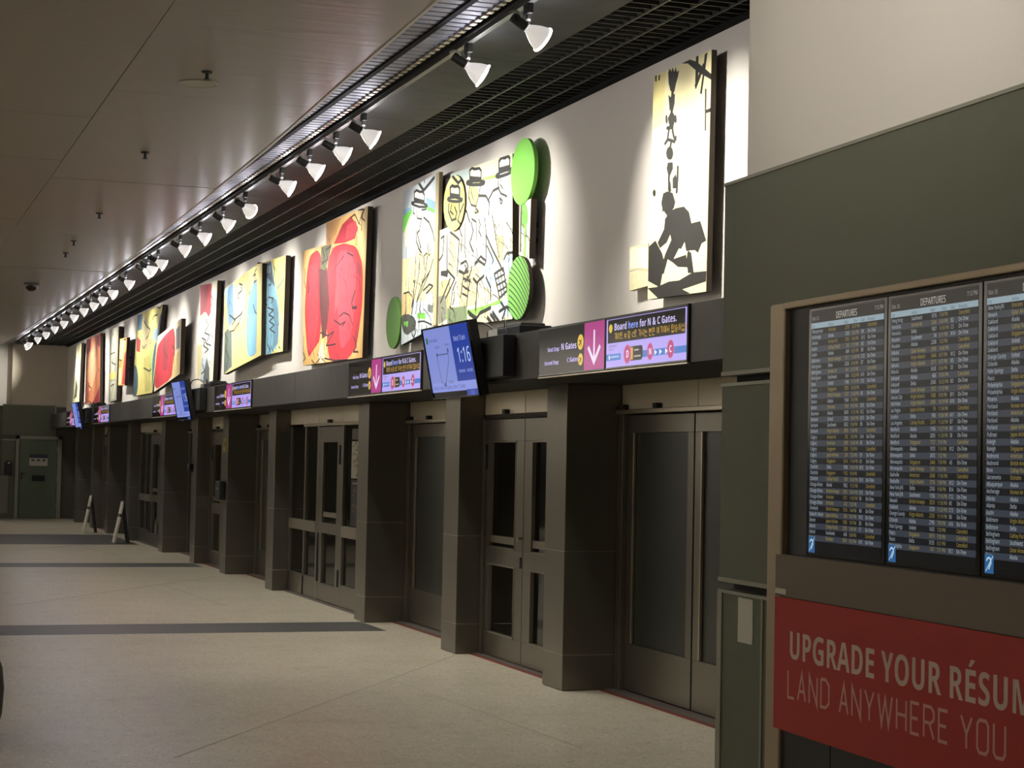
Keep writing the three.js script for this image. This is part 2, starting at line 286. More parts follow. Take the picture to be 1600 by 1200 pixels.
function glazedBay(label, zFar, zNear, seed) {
  const d = doorThing(label), X = 5.16, u = t => zFar + (zNear - zFar) * t;      // t runs 0 far to 1 near
  headers(d, X, [zFar, u(0.22), u(0.375), u(0.66), zNear]);
  obj('header_trim', rbox(X - 0.02, X + 0.03, 2.066, 2.098, u(0.2), zNear, 0.004), M.steelEdge, d);
  sensor(d, X, u(0.53));
  const V = (t, w, y0 = 0, y1 = 2.066) => rbox(X, X + 0.07, y0, y1, u(t) - w / 2, u(t) + w / 2, 0.003);
  for (const [t, w] of [[0.01, 0.08], [0.21, 0.07], [0.375, 0.12], [0.655, 0.12], [0.985, 0.09]]) obj('mullion', V(t, w), M.steel, d);
  obj('mid_rail', rbox(X - 0.006, X + 0.06, 0.8, 0.925, u(0.01), u(0.36), 0.003), M.steelMid, d);
  obj('mid_rail', rbox(X - 0.006, X + 0.06, 0.8, 0.925, u(0.67), u(0.985), 0.003), M.steelMid, d);
  for (const [a, b] of [[0.01, 0.36], [0.67, 0.985]]) obj('kick_panel', rbox(X, X + 0.06, 0.01, 0.26, u(a), u(b), 0.003), M.steel, d);
  for (const [a, b] of [[0.02, 0.2], [0.22, 0.36], [0.67, 0.975]]) for (const [y0, y1] of [[0.26, 0.8], [0.925, 2.066]]) obj('pane', box(X + 0.03, X + 0.036, y0, y1, u(a), u(b)), M.pane, d);
  const a = u(0.39), b = u(0.64), g0 = u(0.435), g1 = u(0.6), P = (y0, y1, z0, z1) => rbox(X + 0.002, X + 0.052, y0, y1, z0, z1, 0.003);
  const leaf = obj('door_leaf', [P(0.015, 0.22, a, b), P(0.808, 0.93, a, b), P(1.875, 2.055, a, b), P(0.22, 0.808, a, g0), P(0.22, 0.808, g1, b), P(0.93, 1.875, a, g0), P(0.93, 1.875, g1, b)], M.steel, d);
  for (const [y0, y1] of [[0.22, 0.808], [0.93, 1.875]]) obj('pane', box(X + 0.034, X + 0.04, y0, y1, g0, g1), M.pane, leaf);
  obj('push_bar', rbox(X + 0.004, X + 0.032, 1.0, 1.06, g0 + 0.04, g1 - 0.02, 0.006), M.steelMid, leaf, 'pale push bar across the pane');
  for (const z of [a + 0.01, b - 0.01]) obj('hinge', rbox(X - 0.012, X + 0.004, 0.23, z < (a + b) / 2 ? 0.8 : 0.42, z - 0.02, z + 0.02, 0.004), M.darkGap, leaf);
  obj('hinge', rbox(X - 0.012, X + 0.004, 1.62, 1.84, b - 0.035, b + 0.005, 0.004), M.darkGap, leaf);
  obj('sill', rbox(X - 0.05, X + 0.06, -0.002, 0.01, zFar, zNear, 0.003), M.sill, d);
  const t0 = u(0.755), t1 = u(0.885);
  const ps = thing('window_poster', seed === 31 ? 'pale sketch poster in the glazed bay before the first hanging television' : 'pale sketch poster in the glazed bay beside the second hanging television', 'poster', [X + 0.012, 1.68, (t0 + t1) / 2], 'window posters');
  const pg = (y0, y1) => { const g = new THREE.BoxGeometry(t1 - t0, y1 - y0, 0.012); g.rotateY(-Math.PI / 2); g.translate(0, (y0 + y1) / 2 - 1.68, 0); return g; };
  obj('picture', pg(1.47, 1.88), std(0xffffff, 0.8, 0, { map: posterPicture(seed) }), ps);
  obj('text_panel', pg(0.95, 1.455), std(0xffffff, 0.6, 0, { map: noticeText(seed + 1) }), ps, 'black panel with rows of small white text');
  obj('title_strip', pg(1.9, 2.02), std(0x4c483f, 0.6), ps);
  return d;
}
trainDoor('wide frosted glass boarding door beside the green departures wall', -12.93, -10.3, -11.65);
swingDoor('steel double swing doors with four panes below the first hanging television', -15.55, -13.37);
trainDoor('frosted glass boarding door under the second lit boarding sign', -18.65, -15.99, -17.32);
glazedBay('steel framed glazed bay with a door and the first window poster', -23.22, -19.09, 31);
trainDoor('frosted glass boarding door under the third lit boarding sign', -26.42, -23.66, -25.04);
swingDoor('steel double swing doors beside the pillar with the yellow sticker', -29.02, -26.86);
trainDoor('frosted glass boarding door under the fourth lit boarding sign behind a blue television', -32.28, -29.46, -30.87);
glazedBay('steel framed glazed bay with the second window poster', -36.63, -32.72, 41);
trainDoor('frosted glass boarding door between the two leaning white floor signs', -39.83, -37.07, -38.45);
swingDoor('steel double swing doors, last pair before the end wall', -42.58, -40.27);
trainDoor('frosted glass boarding door, last one before the end wall', -45.88, -43.02, -44.45);

// ------------------------------------------------------------------ sign band above the doors
const XF = 4.55, YT = 2.64;
const band = struct('trim_1', box(XF + 0.02, XW, YS, YT - 0.01, -48.4, -8.6), M.fasciaDark, 'dark grey sign band running above all the boarding doors');
{
  const cuts = [-48.4, -44.4, -41.9, -39.1, -36.55, -33.7, -30.9, -28.4, -25.2, -22.68, -20.3, -17.87, -15.32, -12.4, -9.86, -8.6];
  for (let i = 1; i < cuts.length; i++) obj('band_panel', rbox(XF, XF + 0.03, YS + 0.004, YT, cuts[i - 1] + 0.004, cuts[i] - 0.004, 0.003), M.fascia, band);
  obj('soffit_plate', box(XF + 0.01, 5.42, YS - 0.004, YS, -48.4, -8.6), M.fasciaDark, band);
}

// ------------------------------------------------------------------ the green and white wall beside the camera, turned two degrees
const SIDE = { at: [3.79, 0, -7.789], turn: -92.079 * Math.PI / 180 };
function sideFrame(o) { o.position.set(...SIDE.at); o.rotation.y = SIDE.turn; return o; }      // local x along the wall towards the camera, z out into the hall
{
  const w = struct('wall_side', [box(-0.02, 8, 0, 5, -1.2, -0.09)], M.white, 'plain white upper wall above the green panelling'); sideFrame(w);
  const gp = struct('trim_2', null, null, 'grey green wall panelling behind the departures board'); sideFrame(gp);
  for (const [y0, y1] of [[0.1, 1.122], [1.165, 2.076], [2.118, 3.017]]) {
    obj('wall_panel', rbox(-0.07, 8, y0, y1, -0.06, 0, 0.003), M.green, gp);
    obj('panel_edge', rbox(-0.072, 8, y1 - 0.012, y1 + 0.004, -0.06, 0.006, 0.002), M.greenTrim, gp, 'pale metal edge of the panel');
    if (y0 > 1) obj('panel_edge', rbox(-0.072, 8, y0 - 0.004, y0 + 0.016, -0.06, 0.006, 0.002), M.greenTrim, gp, 'pale metal edge of the panel');
  }
  obj('panel_edge', rbox(-0.074, -0.02, 0, 1.115, -0.06, 0.008, 0.004), M.greenTrim, gp, 'pale metal corner post');
  obj('panel_edge', rbox(0.405, 0.425, 0, 1.115, -0.01, 0.008, 0.004), M.greenTrim, gp, 'pale metal edge of the panel');
  obj('plinth', box(-0.06, 8, 0, 0.1, -0.06, -0.006), M.darkGap, gp);
  obj('backing', box(-0.04, 8, 0, 3.0, -0.088, -0.062), M.darkGap, gp);
}
{
  const s = sideFrame(thing('paper_notice', 'narrow white paper notice taped to the lower green panel', 'notice'));
  obj('sheet', box(0.155, 0.314, 0.902, 1.103, 0.001, 0.003), std(0xffffff, 0.8, 0, { map: canvas(128, 160, (x, w, h) => { x.fillStyle = '#c4c2b6'; x.fillRect(0, 0, w, h); x.fillStyle = '#a3a196'; for (let i = 0; i < 6; i++) x.fillRect(24, 86 + i * 11, 50 + (i * 37 % 30), 3); }) }), s);
}

// ------------------------------------------------------------------ departures board
const CITIES = 'Albuquerque,Anchorage,Atlanta,Austin,Baltimore,Bellingham,Boise,Boston,Bozeman,Burbank,Calgary,Charlotte,Chicago-OHare,Cleveland,Dallas/Ft. Worth,Denver,Detroit,Eugene,Fairbanks,Fresno,Hong Kong,Honolulu,Houston,Kahului,Kalispell,Kansas City,Ketchikan,Las Vegas,London,Los Angeles,Medford,Minneapolis,Nashville,New York-JFK,Newark,Oakland,Orange County,Orlando,Palm Springs,Pasco,Philadelphia,Phoenix,Portland,Pullman,Raleigh,Redmond,Reno,Sacramento'.split(',');
const LINES = ['Alaska', 'Delta', 'Alaska', 'Southwest', 'American', 'Alaska', 'United', 'British Airways', 'Cathay Pacific', 'Virgin Atlantic', 'Japan Airlines', 'Emirates', 'Korean Air', 'Singapore', 'Qatar Airways'];
function departures(first, seed) {
  return canvas(720, 1160, (x, w, h) => {
    const r = mulberry(seed), pitch = (h * 0.876) / 36, y0 = h * 0.075;
    x.fillStyle = '#0a0b0e'; x.fillRect(0, 0, w, h);
    x.fillStyle = '#25221f'; x.fillRect(0, 0, w, h * 0.05);
    const say = (s, px, py, size, c, weight = '', sx = 0.86, al = 'left') => { x.save(); x.translate(px, py); x.scale(sx, 1); x.font = `${weight} ${size}px sans-serif`; x.textAlign = al; x.fillStyle = c; x.fillText(s, 0, 0); x.restore(); };
    say('Mar 26', 8, h * 0.04, 26, '#8e8b84'); say('DEPARTURES', w * 0.5, h * 0.043, 44, '#b9b6ae', '', 0.82, 'center'); say('7:12 PM', w - 6, h * 0.032, 26, '#9c9a92', '', 0.86, 'right');
    x.fillStyle = '#8fa3ad'; x.fillRect(0, h * 0.051, w, h * 0.023);
    [['City', 0.01], ['Airline', 0.25], ['Flight', 0.47], ['Time', 0.6], ['Gate', 0.7], ['Remarks', 0.79]].forEach(([s, u]) => say(s, u * w, h * 0.07, 20, '#4a5864'));
    let c = first;
    for (let i = 0; i < 36; i++) {
      const y = y0 + i * pitch;
      x.fillStyle = i % 2 ? '#353a44' : '#111318'; x.fillRect(0, y, w, pitch);
      const line = LINES[(r() * LINES.length) | 0], partner = !['Alaska', 'Delta', 'Southwest', 'United'].includes(line), col = partner ? '#a08c3c' : '#a9b2b8', gone = r() < 0.3;
      const b = y + pitch * 0.74;
      say(CITIES[c % CITIES.length], 8, b, 23, '#a4b0b8'); say(line, w * 0.25, b, 23, col);
      say(String(20 + (r() * 3900 | 0)), w * 0.545, b, 23, col, '', 0.86, 'right'); say(`${7 + (r() * 5 | 0)}:${String(r() * 60 | 0).padStart(2, '0')} PM`, w * 0.575, b, 22, '#9a8f55'); if (!gone) say('ABCDNS'[(r() * 6) | 0] + (1 + (r() * 16 | 0)), w * 0.705, b, 23, '#a8b0b4');
      say(gone ? 'Cancelled' : 'On-Time', w * 0.79, b, 23, gone ? '#a08c3c' : '#aeb4b6');
      if (r() < 0.62) c++;
    }
    // blue square with an ear and a slanting bar
    x.fillStyle = '#2b5f92'; x.fillRect(0, h - 76, 66, 76); x.strokeStyle = '#b9d3e4'; x.lineWidth = 8; x.beginPath(); x.arc(30, h - 46, 16, 3.3, 6.9); x.quadraticCurveTo(34, h - 28, 30, h - 16); x.stroke(); x.lineWidth = 5; x.beginPath(); x.moveTo(8, h - 8); x.lineTo(60, h - 70); x.stroke();
  });
}
{
  const k = sideFrame(thing('departures_kiosk', 'tall bronze framed departures board with three portrait screens over a red banner', 'information board'));
  const z1 = 0.1, z0 = 0.008;
  each('frame', [rbox(0.655, 0.795, 0, 2.39, z0, z1, 0.012, 3), rbox(3.06, 3.2, 0, 2.39, z0, z1, 0.012, 3), rbox(0.79, 3.065, 2.362, 2.39, z0, z1, 0.006, 2)], M.bronze, k);
  obj('lower_panel', rbox(0.745, 3.11, 1.155, 1.331, z0, z1 + 0.001, 0.004), M.bronzePanel, k);
  obj('bezel', box(0.79, 3.065, 1.33, 2.363, z0, z1 - 0.03), M.black, k);
  each('base_panel', [box(0.75, 1.224, 0.06, 0.6, z0, z1 - 0.02), box(1.232, 3.1, 0.06, 0.6, z0, z1 - 0.02), box(0.75, 3.1, 0, 0.06, z0, z1 - 0.04)], std(0x1d1b17, 0.6), k);
  [[1.03, 1.64, 0, 71], [1.694, 2.306, 20, 72], [2.362, 2.972, 33, 73]].forEach(([a, b, c, s]) => {
    const sc = obj('screen', rbox(a - 0.025, b + 0.025, 1.338, 2.35, z1 - 0.03, z1 - 0.012, 0.004), M.blackGloss, k);
    const g = new THREE.PlaneGeometry(b - a, 0.985); g.translate((a + b) / 2, 1.352 + 0.4925, z1 - 0.0112);
    obj('display', g, new THREE.MeshPhysicalMaterial({ color: 0x030303, roughness: 0.25, specularIntensity: 0.35, emissive: 0xffffff, emissiveIntensity: 0.9, emissiveMap: departures(c, s) }), sc);
  });
  const bw = 2.35, bh = 0.548, x0 = 0.748, y0 = 0.604;
  const banner = canvas(2048, 478, (x, w, h) => {
    x.fillStyle = '#a8261a'; x.fillRect(0, 0, w, h);
    const m = w / bw, ty = y => (y0 + bh - y) * m, tx = s => (s - x0) * m;
    const fit = (s, a, b, base, cap, weight, col) => { const size = cap * m / 0.714; x.save(); x.font = `${weight} ${size}px sans-serif`; const wd = x.measureText(s).width; x.translate(tx(a), ty(base)); x.scale((b - a) * m / wd, 1); x.fillStyle = col; x.fillText(s, 0, 0); x.restore(); };
    fit('UPGRADE YOUR R\u00c9SUM\u00c9', 0.884, 2.785, 0.907, 0.111, 'bold', '#c9b3a2');
    // thin drawn capitals for the second line
    x.strokeStyle = '#c69582'; x.lineWidth = 0.0125 * m; x.lineCap = 'butt'; x.lineJoin = 'miter';
    const G = { L: [[0, 0, 0, 1, 1, 1]], A: [[0, 1, .5, 0, 1, 1], [.18, .66, .82, .66]], N: [[0, 1, 0, 0, 1, 1, 1, 0]], D: [[0, 0, .6, 0, 1, .18, 1, .82, .6, 1, 0, 1, 0, 0]], Y: [[0, 0, .5, .55, 1, 0], [.5, .55, .5, 1]], W: [[0, 0, .25, 1, .5, .12, .75, 1, 1, 0]], H: [[0, 0, 0, 1], [1, 0, 1, 1], [0, .5, 1, .5]], E: [[1, 0, 0, 0, 0, 1, 1, 1], [0, .5, .85, .5]], R: [[0, 1, 0, 0, .7, 0, 1, .14, 1, .38, .7, .52, 0, .52], [.55, .52, 1, 1]], O: [[.2, 0, .8, 0, 1, .14, 1, .86, .8, 1, .2, 1, 0, .86, 0, .14, .2, 0]], U: [[0, 0, 0, .86, .2, 1, .8, 1, 1, .86, 1, 0]] };
    let s = 0.884; const cap = 0.11, wide = 0.069, gap = 0.0345;
    for (const ch of 'LAND ANYWHERE YOU') { if (ch === ' ') { s += 0.056; continue; } const cw = ch === 'W' ? 0.106 : ch === 'L' || ch === 'E' ? 0.058 : wide; for (const q of G[ch]) { x.beginPath(); for (let i = 0; i < q.length; i += 2) x[i ? 'lineTo' : 'moveTo'](tx(s + q[i] * cw), ty(0.746 + (1 - q[i + 1]) * cap)); x.stroke(); } s += cw + gap; }
  });
  obj('banner_board', box(0.745, 3.1, 0.603, 1.154, z0, z1), M.red, k);
  const bg = new THREE.PlaneGeometry(bw, bh); bg.translate(x0 + bw / 2, y0 + bh / 2, z1 + 0.0015);
  obj('red_banner', bg, std(0xffffff, 0.65, 0, { map: banner }), k, 'red banner with two lines of pale capital lettering');
  const t = sideFrame(thing('asset_tag', 'small pale tag stuck just above the red banner', 'tag'));
  obj('tag_plate', rbox(0.752, 0.852, 1.166, 1.189, z1 + 0.001, z1 + 0.003, 0.001), M.paper, t);
}

// ------------------------------------------------------------------ lit boarding signs on the band
const JAMO = { g: [[0, 0, 1, 0, .9, 1]], n: [[0, 0, 0, 1, 1, 1]], t: [[1, 0, 0, 0, 0, 1, 1, 1], [0, .5, 1, .5]], r: [[0, 0, 1, 0, 1, .5, 0, .5, 0, 1, 1, 1]], m: [[0, 0, 1, 0, 1, 1, 0, 1, 0, 0]], b: [[0, 0, 0, 1, 1, 1, 1, 0], [0, .5, 1, .5]], s: [[.5, 0, .4, .5, 0, 1], [.45, .4, 1, 1]], o: [[.5, 0, .9, .2, 1, .5, .9, .8, .5, 1, .1, .8, 0, .5, .1, .2, .5, 0]], c: [[.3, 0, .7, 0], [0, .25, 1, .25], [.5, .25, .4, .6, 0, 1], [.45, .5, 1, 1]], h: [[.3, 0, .7, 0], [0, .25, 1, .25], [.5, .4, .85, .6, .8, .9, .5, 1, .2, .9, .15, .6, .5, .4]] };
function hangul(x, text, px, py, size, colour) {                       // syllables as initial + vowel + final
  x.strokeStyle = colour; x.lineWidth = size * 0.11; x.lineJoin = 'round';
  const draw = (L, a, b, w, h) => { for (const q of L) { x.beginPath(); for (let i = 0; i < q.length; i += 2) x[i ? 'lineTo' : 'moveTo'](px + (a + q[i] * w) * size, py + (b + q[i + 1] * h) * size); x.stroke(); } };
  for (const syl of text.split(' ')) {
    if (syl === '_') { px += size * 0.35; continue; }
    if (syl[0] === '!') { x.save(); x.font = `bold ${size * 0.95}px sans-serif`; x.fillStyle = colour; x.fillText(syl.slice(1), px, py + size * 0.85); px += x.measureText(syl.slice(1)).width; x.restore(); continue; }
    const [i, v, f] = syl.split('.'), H = f ? 0.5 : 0.85, low = 'OUE'.includes(v);
    draw(JAMO[i], 0.1, 0.05, low ? 0.65 : 0.42, low ? H * 0.5 : H * 0.85);
    const y1 = 0.05 + H, yb = 0.05 + H * 0.88;
    if (v === 'I' || v === 'A' || v === 'Y' || v === 'S' || v === 'W') draw([[0, 0, 0, 1]], v === 'W' ? 0.7 : 0.76, 0, 0, y1);
    if (v === 'A') draw([[0, 0, 1, 0]], 0.76, y1 * 0.5, 0.16, 0);
    if (v === 'S' || v === 'W') draw([[0, 0, 1, 0]], 0.56, y1 * 0.5, 0.18, 0);
    if (v === 'W') draw([[0, 0, 0, 1]], 0.86, 0, 0, y1);
    if (v === 'Y') draw([[0, 0, 1, 0], [0, 1, 1, 1]], 0.56, y1 * 0.35, 0.2, y1 * 0.3);
    if (low) draw([[0, 0, 1, 0]], 0.02, yb, 0.86, 0);
    if (v === 'O') draw([[0, 0, 0, 1]], 0.45, yb - 0.2, 0, 0.2);
    if (v === 'U') draw([[0, 0, 0, 1]], 0.45, yb, 0, 0.14);
    if (f) draw(JAMO[f[0]], 0.15, 0.64, f[1] ? 0.3 : 0.6, 0.32); if (f && f[1]) draw(JAMO[f[1]], 0.52, 0.64, 0.3, 0.32);
    px += size * 0.98;
  }
}
function plane(x, px, py, s, c) { x.save(); x.translate(px, py); x.rotate(-0.75); x.fillStyle = c; x.beginPath(); x.moveTo(s, 0); x.lineTo(s * 0.3, s * 0.12); x.lineTo(-s * 0.25, s * 0.95); x.lineTo(-s * 0.42, s * 0.95); x.lineTo(-s * 0.12, s * 0.14); x.lineTo(-s * 0.7, s * 0.12); x.lineTo(-s * 0.95, s * 0.42); x.lineTo(-s * 1.02, 0); x.lineTo(-s * 0.95, -s * 0.42); x.lineTo(-s * 0.7, -s * 0.12); x.lineTo(-s * 0.12, -s * 0.14); x.lineTo(-s * 0.42, -s * 0.95); x.lineTo(-s * 0.25, -s * 0.95); x.lineTo(s * 0.3, -s * 0.12); x.closePath(); x.fill(); x.restore(); }
const stopsScreen = canvas(1024, 288, (x, w, h) => {                  // 1.22 m x 0.343 m
  x.fillStyle = '#0a0908'; x.fillRect(0, 0, w, h);
  const say = (s, px, py, size, c, sx, b = 'bold') => { x.save(); x.translate(px, py); x.scale(sx, 1); x.font = `${b} ${size}px sans-serif`; x.fillStyle = c; x.fillText(s, 0, 0); x.restore(); };
  say('Next Stop:', 140, 146, 36, '#c3b6fa', 1.1); say('N Gates', 360, 144, 54, '#d3c8ff', 1.2); say('Second Stop:', 90, 226, 34, '#c3b6fa', 1.15); say('C Gates', 460, 222, 38, '#c3b6fa', 1.25);
  for (const [px, py, rr] of [[668, 112, 46], [672, 214, 36]]) { x.fillStyle = '#e8c04a'; x.beginPath(); x.arc(px, py, rr, 0, 7); x.fill(); plane(x, px, py, rr * 0.62, '#241d0c'); }
  x.fillStyle = '#b03a86'; x.fillRect(726, 0, w - 726, h);
  x.strokeStyle = '#efdcf6'; x.lineWidth = 22; x.beginPath(); x.moveTo(874, 52); x.lineTo(874, 232); x.stroke(); x.lineWidth = 26; x.beginPath(); x.moveTo(786, 148); x.lineTo(874, 240); x.lineTo(962, 148); x.stroke();
});
const boardScreen = canvas(1024, 270, (x, w, h) => {                  // 1.25 m x 0.33 m
  x.fillStyle = '#b7a6f4'; x.fillRect(0, 0, w, h);
  x.fillStyle = '#0e0c0a'; x.fillRect(18, 4, w - 36, 130);
  x.fillStyle = '#e3c14c'; x.beginPath(); x.ellipse(56, 52, 24, 25, 0, 0, 7); x.fill();
  x.save(); x.translate(104, 66); x.scale(1.12, 1); x.font = 'bold 54px sans-serif'; x.fillStyle = '#d5ccff'; x.fillText('Board', 0, 0); const wd = x.measureText('Board ').width; x.fillStyle = '#8ea6ff'; x.fillText('here', wd, 0); const w2 = x.measureText('here ').width; x.fillStyle = '#d5ccff'; x.fillText('for N & C Gates.', wd + w2, 0); x.restore();
  hangul(x, 'g.W o.I t.E _ !N _ m.I.c _ !C r.O _ g.A s.I n.E.n _ b.U.n o.E.n _ o.Y g.I o.W s.S _ t.A.b s.E.o h.A s.I.b s.I o.O !.', 104, 80, 42, '#c99d33');
  x.fillStyle = '#3f78c8'; x.fillRect(0, 196, 200, 36); x.fillRect(470, 196, w - 470, 36);
  x.fillStyle = '#cdd9f4'; x.font = '24px sans-serif'; x.beginPath(); x.arc(44, 214, 13, 0, 7); x.fill(); x.fillText('', 0, 0); x.fillStyle = '#9fb8e6'; x.fillRect(66, 206, 110, 12);
  x.fillStyle = '#9d90cf'; x.fillRect(34, 146, 110, 12); x.fillRect(34, 166, 70, 9);
  const stop = (c, px, rx, ry) => { x.fillStyle = '#b8417f'; x.beginPath(); x.ellipse(px, 206, rx, ry, 0, 0, 7); x.fill(); x.strokeStyle = '#d98fc0'; x.lineWidth = 4; x.stroke(); x.fillStyle = '#f4e6fa'; x.font = `bold ${ry * 1.05}px sans-serif`; x.textAlign = 'center'; x.fillText(c, px, 206 + ry * 0.36); x.textAlign = 'left'; };
  x.fillStyle = '#1c1718'; x.beginPath(); x.roundRect(318, 166, 172, 78, 22); x.fill(); x.fillStyle = '#d8a93c'; x.fillRect(330, 172, 34, 66); x.fillStyle = '#b9b2ae'; x.fillRect(378, 184, 62, 8); x.fillRect(378, 218, 86, 8);
  stop('D', 290, 48, 52); stop('N', 585, 38, 46); stop('C', 836, 42, 48);
  x.fillStyle = '#f1ecff'; for (const px of [640, 700, 772]) { x.beginPath(); x.moveTo(px, 198); x.lineTo(px + 32, 214); x.lineTo(px, 230); x.fill(); }
});
const stopsMat = new THREE.MeshPhysicalMaterial({ color: 0x060606, roughness: 0.12, specularIntensity: 0.2, emissive: 0xffffff, emissiveIntensity: 0.95, emissiveMap: stopsScreen });
const boardMat = new THREE.MeshPhysicalMaterial({ color: 0x060606, roughness: 0.12, specularIntensity: 0.2, emissive: 0xffffff, emissiveIntensity: 0.95, emissiveMap: boardScreen });
function facing(w, h) { const g = new THREE.PlaneGeometry(w, h); g.rotateY(-Math.PI / 2); return g; }       // faces the hall
function signLight(w, h, colour, power, at, parent) { const l = new THREE.RectAreaLight(colour, power, w, h); l.position.set(...at); l.lookAt(at[0] - 1, at[1], at[2]); parent.add(l); return l; }
function boardingSign() {
  const s = thing('boarding_sign', '', 'sign', [0, 0, 0], 'lit boarding signs on the dark band');
  obj('housing', rbox(-0.014, 0.02, -0.172, 0.172, -1.265, 1.265, 0.004), M.black, s);
  obj('bottom_strip', rbox(-0.018, 0.0, -0.182, -0.173, -1.26, 1.26, 0.002), M.steelLight, s, 'thin bright strip under the sign');
  const a = obj('stops_screen', facing(1.22, 0.328), stopsMat, s, 'screen with the next stops and a white arrow on pink'); a.position.set(-0.0152, 0, -0.632);
  const b = obj('boarding_screen', facing(1.235, 0.31), boardMat, s, 'lavender screen with the route line and boarding text'); b.position.set(-0.0152, -0.002, 0.632);
  const n = (z, w) => each('screen_frame', [box(-0.0165, -0.012, -0.166, -0.157, z - w / 2, z + w / 2), box(-0.0165, -0.012, 0.157, 0.166, z - w / 2, z + w / 2)], M.blackGloss, s); n(-0.632, 1.24); n(0.632, 1.25);
  return s;
}
{
  const list = [[-11.12, 'lit boarding sign with a pink arrow panel, the one beside the green departures wall'], [-16.58, 'lit boarding sign with a pink arrow panel, the one before the large blue television'], [-23.94, 'lit boarding sign with a pink arrow panel, the one after the second blue television'], [-29.62, 'lit boarding sign partly hidden by the second blue television'], [-37.82, 'lit boarding sign between the second and third blue televisions'], [-43.2, 'lit boarding sign beyond the third blue television near the end wall']];
  let p0; list.forEach(([z, l], i) => { const at = [XF - 0.004, 2.468, z]; let s; if (!i) { s = p0 = boardingSign(); p0.position.set(...at); p0.userData.label = l; } else s = copy(p0, l, at); });
  for (const [z] of list) { signLight(1.2, 0.3, 0xb9a2ff, 0.35, [XF - 0.03, 2.468, z + 0.63], scene); signLight(0.4, 0.3, 0xd050a0, 0.12, [XF - 0.03, 2.468, z - 0.2], scene); }
}

// ------------------------------------------------------------------ hanging televisions
const trainScreen = canvas(1024, 520, (x, w, h) => {
  x.fillStyle = '#7482cf'; x.fillRect(0, 0, w, h);
  x.fillStyle = '#8290d6'; x.fillRect(0, 0, w * 0.6, h * 0.8); x.fillStyle = '#27409c'; x.fillRect(w * 0.595, 0, w * 0.405, h * 0.79);
  x.fillStyle = '#8c98e0'; x.fillRect(0, h * 0.79, w, h * 0.13); x.fillStyle = '#08090f'; x.fillRect(0, h * 0.925, w, h * 0.075); x.fillStyle = '#33499f'; x.fillRect(w * 0.75, h * 0.915, w * 0.25, h * 0.085);
  const say = (s, px, py, size, c, sx = 1, b = '') => { x.save(); x.translate(px, py); x.scale(sx, 1); x.font = `${b} ${size}px sans-serif`; x.fillStyle = c; x.fillText(s, 0, 0); x.restore(); };
  x.fillStyle = '#2f6b4c'; x.fillRect(36, 62, 42, 46); say('Train Status', 96, 98, 30, '#3c4470', 1.25);
  x.strokeStyle = '#56608f'; x.lineWidth = 9; x.beginPath(); x.moveTo(240, 190); x.lineTo(232, 250); x.lineTo(248, 396); x.stroke(); x.beginPath(); x.moveTo(500, 170); x.lineTo(482, 250); x.lineTo(330, 430); x.stroke(); x.beginPath(); x.moveTo(250, 200); x.lineTo(490, 200); x.stroke(); x.beginPath(); x.moveTo(248, 396); x.lineTo(300, 432); x.lineTo(335, 428); x.stroke();
  x.fillStyle = '#4c5685'; for (const [a, b] of [[240, 200], [500, 176], [330, 426]]) { x.beginPath(); x.arc(a, b, 17, 0, 7); x.fill(); }
  say('N Gates', 210, 150, 26, '#4c5685', 1.2); say('S Gates', 440, 140, 26, '#4c5685', 1.2); say('A Gates', 400, 420, 28, '#4c5685', 1.3);
  say('Next Train', 664, 118, 52, '#aebcf0', 1.06); say('1:16', 690, 276, 150, '#c2d6fa', 0.98); say('minutes', 672, 350, 36, '#a9b8ee', 1.05); say('seconds', 850, 350, 36, '#a9b8ee', 0.95);
  say('Next trains: N Gates, then C Gates', 40, 462, 42, '#4a58a6', 1.12); say('7:12', 850, 515, 34, '#93a3de', 1.2);
});
const trainMat = std(0x050505, 0.15, 0, { emissive: 0xffffff, emissiveIntensity: 0.95, emissiveMap: trainScreen });
function television() {
  const t = thing('television', '', 'television', [0, 0, 0], 'blue televisions hanging from the dark band');
  const tilt = 0.198, pivot = new THREE.Group(); // baked into the parts below
  pivot.rotation.z = tilt; pivot.updateMatrix();
  const P = (name, g, m, parent = t, label) => { g.applyMatrix4(pivot.matrix); return obj(name, g, m, parent, label); };
  P('housing', rbox(0.002, 0.075, -0.292, 0.292, -0.61, 0.61, 0.008, 2), M.black);
  for (const g of [rbox(-0.008, 0.01, 0.276, 0.292, -0.61, 0.61, 0.003), rbox(-0.008, 0.01, -0.292, -0.28, -0.61, 0.61, 0.003), rbox(-0.008, 0.01, -0.292, 0.292, -0.61, -0.59, 0.003), rbox(-0.008, 0.01, -0.292, 0.292, 0.59, 0.61, 0.003)]) P('bezel', g, M.blackGloss);
  const g = facing(1.18, 0.556); g.translate(0.0015, -0.002, 0); P('display', g, trainMat, t, 'blue train status picture');
  obj('dark_back_box', rbox(0.09, 0.19, -0.15, 0.16, -0.45, 1.02, 0.006), M.black, t, 'long black box behind the television, reaching over the dark stretch of band beside it');  // mount box, lengthened over the dark stretch of band beside the television
  each('mount_arm', [rbox(0.03, 0.19, 0.1, 0.14, -0.32, -0.27, 0.004), rbox(0.03, 0.19, 0.1, 0.14, 0.27, 0.32, 0.004)], M.black, t);
  return t;
}
